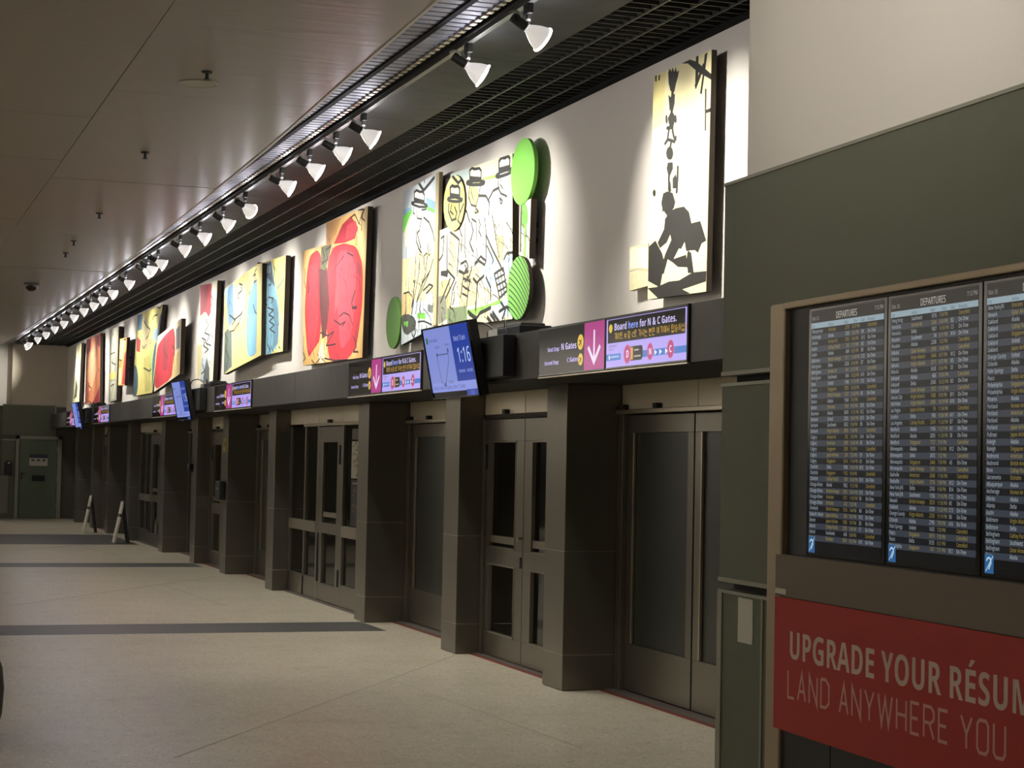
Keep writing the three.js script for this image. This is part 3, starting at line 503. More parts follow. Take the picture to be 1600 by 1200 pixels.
{
  const list = [[-13.915, 'first and largest looking blue television hanging from the dark band, reading 1:16'], [-26.87, 'second blue television along the band, in front of the fourth boarding sign'], [-40.55, 'third blue television along the band, in front of the end wall']];
  let p0; list.forEach(([z, l], i) => { const at = [4.352, 2.472, z]; if (!i) { p0 = television(); p0.position.set(...at); p0.userData.label = l; } else copy(p0, l, at); });
  for (const [z] of list) { const l = new THREE.RectAreaLight(0x5a6cff, 0.5, 1.15, 0.5); l.position.set(4.30, 2.45, z); l.lookAt(3.3, 2.25, z); scene.add(l); }
  // media box and cables on top of the band beside each television
  const mk = () => { const b = thing('cable_box', '', 'media box', [0, 0, 0], 'black cable boxes on top of the band');
    obj('case', rbox(-0.12, 0.14, 0, 0.075, -0.42, 0.36, 0.012, 2), M.black, b); obj('case_lid', rbox(-0.06, 0.14, 0.07, 0.105, -0.34, 0.22, 0.015, 2), M.black, b);
    obj('label_plate', box(-0.123, -0.1205, 0.008, 0.07, -0.36, -0.14), M.lampGrey, b, 'scuffed grey label plate');
    obj('cable', tube([[-0.05, 0.06, -0.35], [-0.12, 0.14, -0.5], [-0.2, 0.12, -0.68], [-0.22, 0.02, -0.74]], 0.008), M.black, b); obj('cable', tube([[-0.08, 0.08, -0.1], [-0.1, 0.13, -0.02], [-0.12, 0.05, 0.06], [-0.118, 0.002, 0.09]], 0.006), M.lampBlack, b); return b; };
  const bl = ['black cable box on the band beside the first blue television', 'black cable box on the band beside the second blue television', 'black cable box on the band beside the third blue television'];
  let q0; [-13.35, -26.3, -39.95].forEach((z, i) => { const at = [4.72, 2.641, z]; if (!i) { q0 = mk(); q0.position.set(...at); q0.userData.label = bl[0]; } else copy(q0, bl[i], at); });
}

// ------------------------------------------------------------------ paintings: outlines and strokes in thousandths of each panel's own width and height
const WALKER = { z: [-17.097, -15.912], y: [2.783, 4.286],
  edge: [0,20,929,0,1000,924,40,1000],
  fills: [
    ['#c3cdd0', 0,20,929,0,950,233,599,171,266,167,8,181],
    ['#7fa6cc', 654,117,926,176,932,249,641,194],
    ['#8fb3cf', 12,134,263,139,223,173,16,177],
    ['#66cf3c', 16,177,264,153,255,228,10,287],
    ['#6fca48', 659,166,890,218,884,237,674,195],
    ['#dedac4', 257,167,600,190,932,249,953,467,505,469,118,401,28,288],
    ['#efe0a6', 18,450,953,467,982,775,365,738,34,776],
    ['#e0be84', 50,672,318,689,310,815,30,814],
    ['#d8e2ea', 712,713,977,721,996,919,749,888],
    ['#6f756f', 758,780,898,797,895,846,763,825],
    ['#74c24a', 478,819,703,831,707,870,481,852],
    ['#4a4c44', 29,809,246,811,453,864,446,915,217,946,107,927,36,871],
    ['#74c24a', 99,855,229,857,211,894,115,880],
    ['#dfdccd', 332,114,320,53,381,47,465,65,547,73,603,97,604,156],
    ['#201e17', 329,86,607,131,607,156,332,113],
    ['#f3efdc', 691,175,670,178,611,174,523,164,425,151,335,136,271,123,248,114,270,112,333,116,422,126,521,140,609,154,669,167,691,175],
  ],
  lines: [
    [9, 417,-5,580,68,856,19],
    [5, 592,-23,604,20],
    [6, 332,114,320,53,381,47,465,65,547,73,603,97,604,156],
    [6, 691,175,670,178,611,174,523,164,425,151,335,136,271,123,248,114,270,112,333,116,422,126,521,140,609,154,669,167,691,175],
    [4, 314,149,301,180,344,192],
    [4, 539,184,661,192],
    [4, 393,180,418,224,544,240],
    [5, 597,236,750,282,856,351,909,414],
    [5, 544,236,489,310,428,318,474,364,541,416],
    [5, 405,302,404,367,501,431,565,455],
    [5, 411,438,386,609,346,793],
    [5, 520,414,513,553,374,739,312,838],
    [5, 729,477,680,592,450,748],
    [5, 880,516,799,582,584,650],
    [4, 780,595,490,736,436,821],
    [6, 352,611,396,624,367,673,327,773],
    [4, 146,678,151,811],
    [4, 81,674,232,674,320,707],
    [5, 629,690,787,663,887,679,712,713],
    [4, 657,563,628,478,708,466],
    [5, 362,915,344,943,397,968,448,938,372,888],
    [4, 504,876,668,880,870,912],
    [4, 572,732,538,804,581,829],
    [4, 767,452,762,488,797,477],
  ] };
const COMPANIONS = { z: [-15.853, -13.836], y: [2.822, 4.217],
  edge: [0,335,133,335,143,0,960,48,1000,1000,3,968],
  fills: [
    ['#dcd5b2', -52,-117,985,42,1027,1058,3,968],
    ['#bccdc8', 143,0,413,18,416,74,148,115],
    ['#e6dcae', 594,37,770,52,774,132,601,111],
    ['#8fc858', 588,113,770,129,763,148,598,130],
    ['#e0ddcf', 598,137,954,164,965,415,608,354],
    ['#e2dfd0', 388,345,705,362,717,629,441,609],
    ['#efe27c', 790,490,870,512,871,659,807,629],
    ['#a5c8e6', 658,590,742,571,852,735,725,807,663,711],
    ['#a5c8e6', 884,635,985,632,979,742,888,731],
    ['#b9cfe0', 728,895,995,872,988,973,732,975],
    ['#cbb98a', 156,363,253,369,245,648,148,645],
    ['#b5a476', 17,667,171,667,183,913,7,915],
    ['#d5c089', 277,652,563,644,553,868,309,879],
    ['#7b7d6a', -1,761,111,764,140,918,9,944],
    ['#7fbf4c', 116,880,434,893,728,886,858,867,859,900,672,902,557,949,435,919,141,928],
    ['#6c7b58', 137,852,412,862,428,973,142,956],
    ['#efdd9c', 446,938,729,913,734,1019,459,994],
    ['#e8d99a', 569,789,705,787,707,849,582,862],
    ['#e6da70', 547,213,541,240,522,259,494,267,461,261,431,243,409,216,401,186,407,158,426,139,455,132,488,138,517,156,538,183],
    ['#e6da86', 583,314,578,333,562,346,539,351,512,346,487,333,470,314,463,293,468,274,484,261,508,257,535,262,559,275,576,293],
    ['#e2dfd0', 902,219,906,243,899,260,881,269,855,267,827,254,802,233,786,208,781,184,789,166,807,157,833,160,861,173,886,194],
    ['#e9e6c8', 421,98,415,33,449,24,495,40,541,45,572,68,572,130],
    ['#201e17', 420,68,573,104,573,130,421,97],
    ['#a9b06c', 620,147,608,151,575,150,527,143,472,133,422,121,387,110,375,102,387,98,421,100,471,107,526,117,574,129,608,139,620,147],
    ['#e2dfd0', 803,125,798,59,827,44,867,52,906,49,932,68,933,133],
    ['#201e17', 802,95,934,105,934,133,803,125],
    ['#e2dfd0', 974,143,964,148,936,153,894,154,847,153,805,150,775,144,764,138,774,132,804,128,846,126,893,127,935,131,964,136,974,143],
    ['#f6f4e6', 768,715,878,695,932,831,839,863],
  ],
  lines: [
    [5, 421,98,415,33,449,24,495,40,541,45,572,68,572,130],
    [6, 620,147,608,151,575,150,527,143,472,133,422,121,387,110,375,102,387,98,421,100,471,107,526,117,574,129,608,139,620,147],
    [6, 803,125,798,59,827,44,867,52,906,49,932,68,933,133],
    [6, 974,143,964,148,936,153,894,154,847,153,805,150,775,144,764,138,774,132,804,128,846,126,893,127,935,131,964,136,974,143],
    [4, 418,129,405,191,444,249,506,269,543,217,564,157],
    [3, 450,145,441,170,473,222],
    [4, 516,271,498,308,547,308,517,289],
    [5, 543,212,642,233,686,279,681,349],
    [5, 681,256,733,218,807,215],
    [4, 799,150,792,210,831,253,906,284],
    [3, 827,156,820,198,858,232],
    [4, 814,276,852,300,834,314,818,281],
    [5, 300,241,385,280,429,351],
    [4, 367,350,372,526,388,565],
    [4, 459,338,520,367,540,587],
    [4, 628,358,651,442,658,603],
    [4, 724,356,766,460,825,627],
    [5, 652,464,733,561,850,682,873,711],
    [4, 665,533,755,634,737,650],
    [5, 512,615,589,585,659,621,641,645,561,608,512,624],
    [6, 496,708,547,741,596,720,634,707],
    [5, 455,703,428,772,412,862],
    [5, 548,750,541,821,539,902],
    [5, 663,720,724,789,727,860],
    [7, 434,901,547,953,595,926,729,908],
    [5, 768,715,878,695,932,831,839,863,768,715],
    [4, 782,748,896,732],
    [4, 799,785,912,768],
    [4, 819,822,924,804],
    [4, 805,709,872,858],
    [4, 841,703,902,849],
    [5, 885,644,920,614,982,619],
    [6, 953,773,980,768],
    [5, 317,593,389,584,421,625,361,663,326,797],
    [4, 375,610,393,630,377,647],
    [6, 293,636,361,659,423,653],
    [5, 363,691,456,721],
    [4, 355,736,445,774],
    [4, 346,781,426,809],
    [5, 114,384,120,604,236,675],
    [5, 157,372,288,440,267,660],
    [6, 36,612,136,620,126,643,37,622],
    [5, 236,675,112,783],
    [5, 171,667,35,803],
    [4, 258,697,207,747,181,856],
    [5, 25,390,69,382,53,499,-1,530],
    [7, 693,962,762,1012],
    [7, 731,948,799,1003],
    [7, 759,938,836,997],
    [6, 842,942,933,925,988,965],
    [6, 859,891,915,940,881,989],
    [5, 449,355,482,415,435,481,488,543],
    [4, 549,353,575,394,553,426,590,468],
    [4, 285,365,329,428,317,518],
    [5, 472,632,444,683,384,712],
  ] };
const OVAL = { z: [-15.688, -15.079], y: [3.694, 4.182],
  edge: [1000,588,965,735,885,860,769,952,626,1000,471,1000,317,951,180,857,76,727,13,574,0,413,38,262,122,134,244,44,390,0,547,5,699,59,830,155,930,284,988,433],
  fills: [
    ['#dfcf6c', 1028,593,991,743,907,870,785,963,634,1011,470,1011,307,960,163,863,51,730,-15,573,-30,408,10,253,98,124,227,32,382,-12,548,-5,708,51,847,150,952,282,1014,434],
    ['#e6dd9a', 148,-51,792,61,876,313,88,184],
    ['#8ec85e', 8,689,348,927,282,1026,59,941],
    ['#cdb855', 700,657,683,735,624,792,535,815,433,800,338,750,270,674,242,588,261,509,321,452,412,430,514,446,607,497,674,572],
    ['#201e17', 319,290,762,389,762,462,323,370],
    ['#efe6b0', 323,372,304,195,401,171,535,214,667,227,757,290,758,461],
    ['#201e17', 319,290,762,389,762,462,323,370],
    ['#e6d98a', 897,509,864,519,769,514,629,497,471,469,328,437,227,406,190,384,225,374,324,378,467,397,625,425,765,457,862,487,897,509],
  ],
  lines: [
    [10, 365,-27,695,177,1068,82],
    [9, 323,372,304,195,401,171,535,214,667,227,757,290,758,461],
    [9, 897,509,864,519,769,514,629,497,471,469,328,437,227,406,190,384,225,374,324,378,467,397,625,425,765,457,862,487,897,509],
    [8, 251,481,244,615,412,802,625,806],
    [7, 396,517,331,628,478,704],
    [7, 750,545,795,725,697,843,842,943],
    [7, 542,580,654,704,588,774],
    [8, 828,703,960,591],
  ] };
const REDPAIR = { z: [-21.368, -18.405], y: [2.729, 4.323],
  edge: [0,133,399,157,390,0,1000,25,972,1000,59,981],
  fills: [
    ['#dcb06c', -57,-251,1042,6,1093,1076,17,995],
    ['#e6c88a', 823,18,1000,25,999,451,940,358,878,220],
    ['#cf9a5c', 391,11,613,15,525,173,399,160],
    ['#b3262f', 136,185,256,167,325,225,349,569,344,794,261,957,139,929,64,600,88,299],
    ['#d13a45', 113,257,262,259,298,676,233,920,135,865,88,533],
    ['#b92833', 514,198,671,199,858,258,953,396,961,652,895,915,770,999,469,990,415,466,435,267],
    ['#da3f4c', 601,231,837,297,872,535,820,844,662,936,596,602,560,378],
    ['#a82430', 640,70,767,38,874,135,832,201,683,201,520,177],
    ['#d23c46', 712,90,838,85,875,156,820,188,693,184],
    ['#5b2323', 291,310,420,321,477,586,434,804,371,819,318,565],
    ['#6b6a44', 322,162,487,171,454,248,396,339,317,314],
    ['#c8a25e', 49,822,139,935,333,827,431,982,445,1007,59,981],
    ['#d7d2ae', 312,915,364,830,429,948,419,992,315,972],
    ['#93434a', 566,488,637,456,621,606,551,662],
    ['#8b3036', 862,344,932,408,924,480,866,429],
  ],
  lines: [
    [8, 120,374,128,422,119,450],
    [7, 850,553,808,621,822,660,878,662],
    [4, 625,693,695,675,778,702,827,771],
    [4, 768,49,824,40,884,116,936,44,920,166],
    [4, 868,18,957,38,916,81,961,112],
    [4, 854,184,857,248],
    [4, 59,271,50,363,73,414],
    [4, 60,764,53,881,97,931,65,952],
    [4, 335,170,377,234,341,285,430,266,401,194,476,185],
    [4, 343,771,459,806,557,784,438,871,587,874],
    [4, 843,847,891,915,848,953,915,959],
    [4, 417,958,593,989,782,1000],
    [4, 722,275,816,314,829,359],
    [4, 553,706,652,751,722,738,677,764],
    [4, 208,952,263,991,340,952],
    [3, 675,289,558,344,512,392],
  ] };
const BLUELEAF = { z: [-25.997, -23.337], y: [2.830, 4.179],
  edge: [0,105,882,0,974,11,1000,889,47,1000],
  fills: [
    ['#dfcf80', -120,-267,1000,-51,1073,1093,-26,1015],
    ['#e3d689', 867,-3,980,6,1015,896,894,897],
    ['#86b7cc', 0,112,161,92,188,214,67,276],
    ['#55728a', 108,96,249,80,286,464,156,520,85,279],
    ['#5d6963', 121,529,239,589,264,938,47,1000,44,567],
    ['#ded4aa', 574,339,554,427,512,493,457,526,400,517,351,469,321,390,316,296,338,207,381,140,437,109,494,120,541,170,570,248],
    ['#efe8c8', 331,262,513,213,529,444,363,474],
    ['#6f9cbf', 665,287,784,168,865,120,896,873,682,880,622,658,639,384],
    ['#7fb2cc', 661,462,867,477,889,860,688,872],
    ['#a6b088', 241,615,637,587,640,642,243,644],
    ['#ead382', 254,650,634,647,672,877,274,939],
  ],
  lines: [
    [5, 406,112,492,139,479,194,379,218,333,288],
    [5, 293,465,462,435,525,393,433,509,301,570,195,571],
    [5, 634,55,628,218,602,315,624,394],
    [5, 839,41,764,103,826,89,784,168,846,154],
    [5, 706,180,694,241,663,261],
    [5, 783,379,817,433,867,477],
    [5, 165,396,328,470,226,509],
    [5, 52,567,130,656,83,744,180,845,115,946],
    [4, 365,267,415,249,393,323],
  ] };
const BLUEMAN = { z: [-23.701, -22.278], y: [2.981, 4.201],
  edge: [0,0,1000,37,969,1000,107,994],
  fills: [
    ['#dccc7c', -130,-141,1072,0,1179,1082,-4,1019],
    ['#e6dc9a', 588,603,1032,612,995,1008,761,995],
    ['#7db0c6', 36,69,228,22,421,30,552,257,703,429,780,566,780,931,441,1006,133,979],
    ['#4e6372', 62,45,393,25,529,294,416,243,187,167,72,141],
    ['#8f9fae', 92,62,398,68,378,146,116,132],
    ['#5d8598', 433,405,652,450,775,618,778,904,544,956,594,656],
    ['#7c8d7c', 640,331,969,240,973,279,722,359],
  ],
  lines: [
    [6, 476,36,509,93,566,126,497,238,556,297],
    [5, 383,186,408,269,309,273],
    [5, 73,413,275,471,109,484,322,395,543,428,440,472],
    [5, 56,520,229,561],
    [5, 278,498,556,548,342,584,564,627,377,653,599,709,413,736,634,791],
    [5, 340,824,319,889,462,951,384,987],
    [5, 805,659,785,723],
    [5, 828,882,808,945,862,962],
    [4, 472,779,458,911,601,986],
  ] };
const REDFLAG = { z: [-28.528, -26.903], y: [2.717, 4.300],
  edge: [98,0,1000,36,897,1000,0,971],
  fills: [
    ['#e6dfc6', -389,-137,1120,-1,1267,1035,-213,989],
    ['#efe9d6', 44,338,918,349,847,749,31,711],
    ['#b8303c', 98,6,711,37,705,310,606,351,485,301,381,281,151,308],
    ['#d9cf9a', 11,585,291,588,330,847,65,936],
    ['#b9c6cc', 311,724,546,711,481,950,241,942],
    ['#565a58', 568,724,717,839,723,970,381,959,463,828],
  ],
  lines: [
    [6, 714,59,693,141,780,196,698,262],
    [5, 459,354,603,424,411,485,684,525,494,587,764,625],
    [5, 281,526,490,562,361,604,637,655,441,681],
    [5, 372,678,318,773,466,852,299,870],
    [4, 663,379,803,449,714,503,852,559],
  ] };
const TALLFIGURE = { z: [-35.528, -32.120], y: [2.774, 4.295],
  edge: [91,0,1000,16,738,1000,0,998],
  fills: [
    ['#cfc273', -222,-231,1050,-18,1139,1094,-105,1025],
    ['#b9ab78', 391,77,553,152,647,366,503,475,322,429,282,204],
    ['#41698c', 108,3,314,18,282,204,138,198],
    ['#a93a44', 107,273,261,331,233,478,106,444],
    ['#3c607a', 888,163,1005,84,993,360,783,432,704,597,717,971,775,1002,720,1009],
    ['#82a8b8', 732,265,860,270,834,389,726,413],
    ['#47606c', 202,820,197,905,166,971,116,1006,55,1002,-3,961,-48,888,-70,800,-64,713,-32,646,20,612,80,618,138,661,181,734],
    ['#b5ab5f', 394,566,662,543,660,968,469,981],
    ['#96b45a', 620,488,677,495,683,795,626,790],
  ],
  lines: [
    [7, 354,111,479,192,599,247,528,313,453,342],
    [6, 319,403,383,449,458,407],
    [6, 591,372,614,425,666,368],
    [6, 404,682,603,738,677,719],
    [6, 802,2,914,45,983,20],
    [6, 666,143,737,104,847,108],
  ] };
const REDSLANT = { z: [-32.282, -29.567], y: [2.764, 3.859],
  edge: [84,135,1000,0,990,806,0,1000],
  fills: [
    ['#e4d6ae', -260,-283,1065,-59,1144,1119,-159,1031],
    ['#ecdcd0', 84,144,437,112,358,182,101,247],
    ['#b8303a', 103,280,357,166,723,82,794,243,797,559,697,850,12,984,53,509],
    ['#8e2a34', 273,203,567,179,521,690,353,706],
    ['#77777c', 807,134,941,92,963,422,836,438],
    ['#e0c887', 754,523,967,469,970,796,697,850],
  ],
  lines: [
    [6, 705,103,754,237,725,392],
    [7, 702,358,780,431,761,618],
    [6, 403,221,372,380,488,524],
  ] };
const PALETREE = { z: [-39.199, -37.847], y: [2.745, 4.252],
  edge: [0,0,1000,1,964,990,61,1000],
  fills: [
    ['#a9a694', -772,-170,1287,-51,1557,1070,-458,1031],
    ['#dcd9b6', 277,81,609,156,723,363,593,589,218,605,215,341],
    ['#dcd070', 23,599,842,598,843,698,46,688],
    ['#c9c9ae', 119,719,813,726,812,970,311,973],
  ],
  lines: [
    [8, 337,69,306,199,520,296],
    [7, 150,339,653,331,309,462,759,509],
    [7, 263,782,636,764,420,903],
  ] };
const ORANGESLIP = { z: [-37.230, -36.112], y: [3.007, 3.952],
  edge: [64,0,1000,27,875,1000,0,974],
  fills: [
    ['#e2a95c', -616,-131,1236,-5,1428,1081,-400,1015],
    ['#eccf9a', 141,32,707,68,495,430,76,452],
    ['#b9343c', 759,357,992,283,898,975,510,971,656,548],
    ['#e8dca6', -7,627,391,624,383,966,27,964],
  ],
  lines: [
    [8, 565,48,842,55],
    [7, 71,430,362,467,172,591],
  ] };
const ORANGEFIELD = { z: [-43.514, -40.671], y: [2.781, 4.292],
  edge: [0,2,919,0,1000,1000,30,990],
  fills: [
    ['#cf8058', -429,-202,1034,-36,1172,1065,-259,1008],
    ['#e0a276', 174,301,642,60,768,507,458,800,166,784],
    ['#8f2c34', 24,12,342,29,305,185,55,243],
    ['#9a3138', 708,36,920,5,933,213,756,150],
    ['#963038', 750,893,970,767,1000,1000,519,992],
    ['#c06a50', 31,614,298,679,262,949,43,971],
  ],
  lines: [
    [6, 229,707,454,768,326,888],
    [6, 835,497,909,548],
  ] };
const PALESTALK = { z: [-46.002, -44.534], y: [2.857, 4.267],
  edge: [306,20,1000,0,900,989,0,1000],
  fills: [
    ['#e3dcb0', -725,-163,1213,-52,1495,1069,-405,1028],
    ['#f0ecd2', 160,71,551,55,516,524,123,545],
    ['#5a5a3c', 391,591,646,727,531,886,60,919,277,824],
  ],
  lines: [
    [9, 392,46,379,300,327,589,291,879],
    [7, 474,667,262,769,139,912],
  ] };
const PORTER = { z: [-11.158, -10.243], y: [2.755, 4.240],
  edge: [44,0,1000,0,972,1000,0,987],
  fills: [
    ['#e9dfac', -287,-192,1085,-17,1147,1063,-202,1003],
    ['#e2d48e', -7,4,249,4,225,228,-11,244],
    ['#201e17', 245,536,322,533,407,547,455,590,434,614,322,640,258,614,235,617,234,602,213,576],
    ['#201e17', 329,636,412,625,417,703,322,755,203,773,162,746,271,693,284,650],
    ['#201e17', 366,624,461,617,598,620,684,650,731,705,644,761,565,799,422,780,373,719],
    ['#201e17', 625,700,867,701,967,789,897,796,839,832,785,817,647,812,606,749],
    ['#201e17', -18,731,4,754,122,734,244,798,285,840,218,945,-150,877,-125,818,-61,810,-135,795,-56,765],
    ['#201e17', 405,745,571,775,441,834,648,828,673,883,514,872,427,848,342,829,277,890,210,880,294,806],
    ['#201e17', 676,811,731,826,776,912,682,908,656,847],
    ['#201e17', 156,940,367,927,537,931,754,909,974,915,970,958,595,972,724,995,218,1000,-3,937],
    ['#201e17', 515,-1,644,-3,772,24,1006,103,1007,127,793,69,626,13],
    ['#201e17', 756,0,799,-4,795,107,750,138],
    ['#201e17', 896,8,941,4,859,171,831,163,875,78],
    ['#201e17', 873,41,902,52,765,139,742,120],
    ['#201e17', 908,153,932,155,936,331,915,328],
    ['#201e17', 931,244,997,242,998,259,932,258],
    ['#201e17', 296,12,326,-3,350,16,371,-3,396,22,425,4,442,27,479,24,466,49,430,79,409,109,340,98,307,60],
    ['#201e17', 306,111,342,125,417,118,416,160,388,192,330,180],
    ['#201e17', 368,184,439,226,396,263,335,251,301,214],
    ['#201e17', 407,376,402,388,386,397,362,400,334,397,309,390,291,378,284,364,290,352,306,343,331,340,358,343,383,351,400,362],
    ['#201e17', 314,408,398,413,408,441,356,470,343,493,325,463,296,431],
    ['#201e17', 403,484,455,469,480,505,474,533,406,528],
    ['#201e17', 116,524,113,531,106,536,95,538,83,537,71,533,63,527,60,519,62,513,70,508,81,506,93,507,104,511,112,517],
    ['#201e17', 68,-2,96,1,94,31,70,23],
    ['#201e17', 132,5,159,6,149,30,126,27],
    ['#201e17', 327,492,366,495,384,536,354,543,322,526],
  ],
  lines: [
    [10, 378,102,369,189],
    [8, 388,259,296,255],
    [7, 335,254,307,305,262,320],
    [7, 381,259,414,306,445,320],
    [7, 262,320,308,307,423,328,445,309],
    [8, 366,325,348,348],
    [8, 487,443,475,548],
    [8, 287,227,278,204],
    [8, 440,240,431,220],
    [8, 341,466,343,503],
  ] };
const PORTERSLIP = { z: [-11.570, -11.246], y: [2.864, 3.162],
  edge: [0,0,963,17,1000,965,17,1000],
  fills: [
    ['#e6dcae', -377,-311,1162,-130,1213,1168,-320,1038],
    ['#f0e9cc', 2,41,943,95,963,597,25,607],
  ],
  lines: [
    [6, 23,555,497,551,964,622],
  ] };
const STRIPTREE = { z: [-13.715, -13.458], y: [3.267, 3.731],
  edge: [0,18,1000,0,934,1000,23,886],
  fills: [
    ['#e4dfc0', -412,-192,1331,-66,1450,1091,-282,1001],
    ['#64b23c', 790,276,766,370,678,441,544,475,389,465,244,414,138,330,93,230,117,136,207,64,343,31,498,42,642,94,746,178],
    ['#7cb850', 458,391,701,406,659,985,449,961],
  ],
  lines: [
    [8, 143,44,157,828],
  ] };
function paint(A, seed, scribble = '#17160f', tone = 0.1, loose = [16, 0.1, 0.9, 0.1], sharp = false) {
  const W = A.z[1] - A.z[0], H = A.y[1] - A.y[0], w = Math.max(96, Math.round(460 * W)), h = Math.round(460 * H * (W < 1 ? 1.3 : 1));
  return canvas(w, h, (x) => {
    const r = mulberry(seed), X = v => v / 1000 * w, Y = v => v / 1000 * h;
    x.fillStyle = A.fills[0][0]; x.fillRect(0, 0, w, h);
    for (const [c, ...p] of A.fills) {                                    // outlines of seven points and more are rounded
      x.fillStyle = c; x.beginPath(); const n = p.length / 2, at = i => [X(p[2 * (i % n)]), Y(p[2 * (i % n) + 1])];
      if (n < 7 || sharp) for (let i = 0; i < n; i++) x[i ? 'lineTo' : 'moveTo'](...at(i));
      else { const cut = (i, t) => { const a = at(i), b = at(i + 1); return [a[0] + (b[0] - a[0]) * t, a[1] + (b[1] - a[1]) * t]; }; x.moveTo(...cut(n - 1, 0.68)); for (let i = 0; i < n; i++) { x.quadraticCurveTo(...at(i), ...cut(i, 0.32)); x.lineTo(...cut(i, 0.68)); } }
      x.closePath(); x.fill();
    }
    if (tone) for (let k = 0; k < 700; k++) { x.globalAlpha = tone * r(); x.fillStyle = r() < 0.5 ? '#ffffff' : '#6a5a3a'; x.save(); x.translate(r() * w, r() * h); x.rotate(1.4 + r() * 0.5); x.fillRect(0, 0, 6 + r() * 46, 1 + r() * 3); x.restore(); }
    x.globalAlpha = 1; x.strokeStyle = scribble; x.lineCap = x.lineJoin = 'round';
    for (let k = 0; k < loose[0]; k++) {              // loose brush and pen strokes
      const px = (loose[1] + r() * (loose[2] - loose[1])) * w, py = (loose[3] + r() * (1 - loose[3]) * 0.96) * h, l = (0.03 + 0.1 * r()) * h;
      x.strokeStyle = loose[4] && r() < 0.7 ? loose[4] : scribble; x.globalAlpha = loose[4] ? 0.25 + 0.3 * r() : 0.55 + 0.45 * r(); x.lineWidth = (loose[4] ? 2 + 7 * r() : 2.5 + 5.5 * r() * r()) * 1.1;
      const t = 0.25 * (r() - 0.5) + (r() < 0.25 ? 1.4 : 0); x.beginPath(); x.moveTo(px, py); x.bezierCurveTo(px + l * (t + r() - 0.5), py + l * 0.4, px + l * (t - r() + 0.5), py + l * 0.7, px + l * t, py + l); x.stroke();
    }
    x.globalAlpha = 1; x.strokeStyle = scribble;
    for (const [wd, ...p] of A.lines) {
      x.lineWidth = wd * (W > 1.5 ? 2.5 : 2) * 460 / 520; x.beginPath();
      for (let i = 0; i < p.length; i += 2) { const a = X(p[i]), b = Y(p[i + 1]); if (!i) x.moveTo(a, b); else { const pa = X(p[i - 2]), pb = Y(p[i - 1]); x.quadraticCurveTo((a + pa) / 2 + (r() - 0.5) * 7, (b + pb) / 2 + (r() - 0.5) * 7, a, b); } }
      x.stroke();
    }
  });
}
// local frame of a painting: x = z of the world, y up, z = out of the wall
function panelShape(A, cut) { const W = A.z[1] - A.z[0], H = A.y[1] - A.y[0], s = new THREE.Shape(), e = A.edge; for (let i = 0; i < e.length; i += 2) s[i ? 'lineTo' : 'moveTo'](A.z[0] + W * e[i] / 1000, A.y[1] - H * e[i + 1] / 1000); s.closePath(); return s; }
function panel(parent, name, A, seed, thick, gap, front = {}, opts = {}) {
  const sh = panelShape(A), W = A.z[1] - A.z[0], H = A.y[1] - A.y[0];
  const body = new THREE.ExtrudeGeometry(sh, { depth: thick, bevelEnabled: false }); body.translate(0, 0, gap);
  const p = obj(name, metres(body), opts.side ?? M.stretcher, parent);
  const f = new THREE.ExtrudeGeometry(sh, { depth: 0.003, bevelEnabled: false }); f.translate(0, 0, gap + thick + 0.0002);
  const uv = f.attributes.uv, po = f.attributes.position; for (let i = 0; i < po.count; i++) uv.setXY(i, (po.getX(i) - A.z[0]) / W, (po.getY(i) - A.y[0]) / H);
  obj('painted_face', f, std(0xffffff, 0.62, 0, { map: paint(A, seed, opts.ink, opts.tone, opts.loose, opts.sharp) }), p);
  each('hanger', [new THREE.BoxGeometry(0.03, 0.03, gap).translate(A.z[0] + W * 0.4, A.y[0] + H * 0.35, gap / 2), new THREE.BoxGeometry(0.03, 0.03, gap).translate(A.z[0] + W * 0.45, A.y[0] + H * 0.6, gap / 2)].map(metres), M.stretcher, p);
  return p;
}
function artwork(label) { const a = thing('wall_painting', label, 'painting', [XW, 0, 0], 'paintings along the white wall'); a.rotation.y = -Math.PI / 2; return a; }
function disc(parent, z, y, rz, ry, gap, thick, mat, name = 'disc') {
  const g = new THREE.CylinderGeometry(1, 1, thick, 48); g.rotateX(Math.PI / 2); g.scale(rz, ry, 1); g.computeVertexNormals(); g.translate(z, y, gap + thick / 2); return obj(name, g, mat, parent);
}
